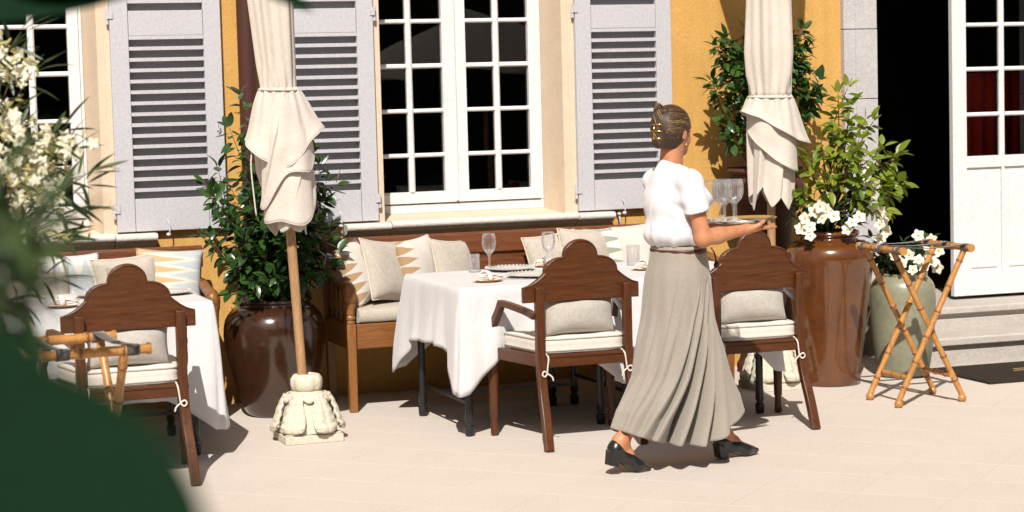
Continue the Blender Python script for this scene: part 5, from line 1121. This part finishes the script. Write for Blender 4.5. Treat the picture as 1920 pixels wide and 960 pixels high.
# belt and skirt
def ring(z):
    zz = [.10, .24, .44, .69, .82, .90, .98, 1.05]
    return interp(z, zz, [-.022, -.018, -.014, -.016, -.012, -.008, -.002, .0]), interp(z, zz, [.350, .318, .228, .166, .152, .145, .128, .118]), interp(z, zz, [.205, .195, .185, .178, .176, .170, .155, .142])
MB().grid(lambda u, v: (lambda q: (P(q[0]+(q[1]+.004)*math.cos(u*2*PI), (q[2]+.006)*math.sin(u*2*PI), 1.004+.026*v)))(ring(1.04)), 64, 3, True).build('belt', M['belt'], pw, smooth=True, solid=.003)
folds = [(50, 119, .16, .16, .19), (40, 98, .20, .18, .19), (31, 78, .24, .13, .17), (66, 136, .14, .06, .11), (97, 150, .22, .018, .14), (120, 160, .08, .014, .07), (150, 178, .3, .026, .18), (176, 207, .10, .012, .08), (200, 226, .1, .03, .14), (20, 52, .3, .04, .2), (0, 20, .2, .04, .2), (240, 250, .1, .05, .2), (275, 280, .1, .05, .2), (310, 315, .1, .05, .2), (340, 345, .1, .04, .2)]
def skirt(u, v):
    th = u*2*PI; deg = math.degrees(th); z = lerp(1.045, .118, v); c0, a, b = ring(z); disp = 0
    for t0, t1, vs_, dp, wd in folds:
        tv = lerp(t0, t1, min(1, max(0, v))**.9); dd = (deg-tv+180) % 360-180; w_ = wd*180/PI*(.35+.65*v)*.62; g = max(0, min(1, (v-vs_)/(1-vs_)))**.8
        x = dd/w_; disp -= dp*g*math.exp(-x*x*(1.6 if x < 0 else .9)); disp += min(dp, .07)*.40*g*math.exp(-((x-1.7)**2)*.9)
    disp += .0035*math.sin(deg*.22+v*5)*min(1, v*3)
    f, r = c0+(a+disp*1.0)*math.cos(th), (b+disp)*math.sin(th)
    if v > .5:
        hem = .118+.060*max(0, -f/.30)**2+.155*max(0, f/.31)**1.7; k = (v-.5)/.5; z += (hem-.118)*k**1.2
    kn = math.exp(-((v-.55)/.22)**2)*.018*math.exp(-((deg-25 if deg < 180 else deg-385)/40)**2); f += kn
    return P(f, r, z)
MB().grid(skirt, 400, 80, True).build('skirt', M['skirt'], pw, smooth=True, solid=.004)
MB().tube([P(.135, .075, 1.03), P(.150, .082, 1.0), P(.156, .084, .965)], .004, 6).lathe([(0, -.02), (.013, -.012), (.014, 0), (.007, .014), (0, .02)], 10, P(.157, .085, .95)).build('tassel', M['belt'], pw, smooth=True)
# shoes
for Q in (QR, QL):
    sp = [('cone', Q(.032, 0, .082), Q(.032, 0, .095), .036, .034, .015), ('cone', Q(.032, 0, .078), Q(.10, 0, .050), .036, .034, .02), ('cone', Q(.10, 0, .052), Q(.165, .004, .030), .036, .034, .02), ('cone', Q(.165, .004, .030), Q(.222, .002, .024), .036, .022, .02)]
    a, b = Vector(Q(-.01, 0, .128)), Vector(Q(.160, 0, .060)); d_ = (b-a).normalized(); nn = Vector((0, 0, 1)); nn = (nn-d_*nn.dot(d_)).normalized(); s0, s1, s2 = Vector(Q(.075, 0, .030)), Vector(Q(.15, 0, .002)), Vector(Q(.23, 0, .004))
    def topcut(X, Y, Z, a=a, nn=nn): return (X-a.x)*nn.x+(Y-a.y)*nn.y+(Z-a.z)*nn.z
    gq = Vector(Q(.2, 0, .001)); gn = (Vector(Q(.2, 0, 1))-gq).normalized()
    def floorcut(X, Y, Z, gq=gq, gn=gn): return -((X-gq.x)*gn.x+(Y-gq.y)*gn.y+(Z-gq.z)*gn.z)
    an_ = Vector(Q(.0, 0, .052)); bn_ = Vector(Q(.14, 0, -.004)); dn = (bn_-an_).normalized(); un = (Vector((0, 0, 1))-dn*dn.z).normalized()
    def archcut(X, Y, Z, an_=an_, un=un): return -((X-an_.x)*un.x+(Y-an_.y)*un.y+(Z-an_.z)*un.z)
    c = Vector(Q(.11, 0, .06)); lo, hi = (c.x-.2, c.y-.12, -.02), (c.x+.2, c.y+.12, .26)
    V, F_ = sdf_mesh(sp, lo, hi, .004, .02, (topcut, floorcut, archcut)); so = sdf_obj('shoe', M['shoe'], pw, V, F_, smooth_it=1)
    hb_ = MB(); tp_ = [Q(x, y, z) for x, y, z in ((-.004, -.030, .070), (.060, -.030, .050), (.060, .030, .050), (-.004, .030, .070))]; bt_ = [Q(x, y, z) for x, y, z in ((.006, -.026, 0), (.056, -.026, 0), (.056, .026, 0), (.006, .026, 0))]
    hb_.add(bt_+tp_, [(3, 2, 1, 0), (4, 5, 6, 7), (0, 1, 5, 4), (1, 2, 6, 5), (2, 3, 7, 6), (3, 0, 4, 7)]); hb_.build('heel', M['shoe'], so, bevel=.004)
# tray and glasses
tc = Vector((4.02, 9.17, 0))+Vector(P(.335, .045, 1.1395)); TQ = Matrix.Translation(tc) @ Matrix.Rotation(R(-2.2), 4, 'Y')
ty = MB().lathe([(0, 0), (.12, 0), (.135, .002), (.160, .011), (.166, .013), (.165, .0155), (.158, .0135), (.134, .005), (.12, .003), (0, .003)], 64).build('serving_tray', M['silver'], smooth=True, autos=60); ty.matrix_world = TQ; tag(ty, 'round silver tray held in front of the woman carrying wine glasses', 'tray')
for k, (f, r, lb) in enumerate(((.282, .055, 'wine glass at the front of the tray furthest from the blouse'), (.228, .060, 'wine glass at the front of the tray nearest to the blouse'), (.255, -.02, 'wine glass in the middle of the tray behind the front pair'), (.30, -.06, 'wine glass at the back of the tray'), (.205, -.03, 'wine glass on the tray half hidden by the sleeve'), (.325, .012, 'wine glass on the tray furthest to the front near the fingertips'))):
    p = TQ.inverted() @ (Vector((4.02, 9.17, 1.14))+Vector(P(f, r, 0))); w3 = TQ @ Vector((p.x, p.y, .0032)); g_ = wine_glass(lb, w3.x, w3.y, w3.z, .96, 'wine glasses carried on the tray')
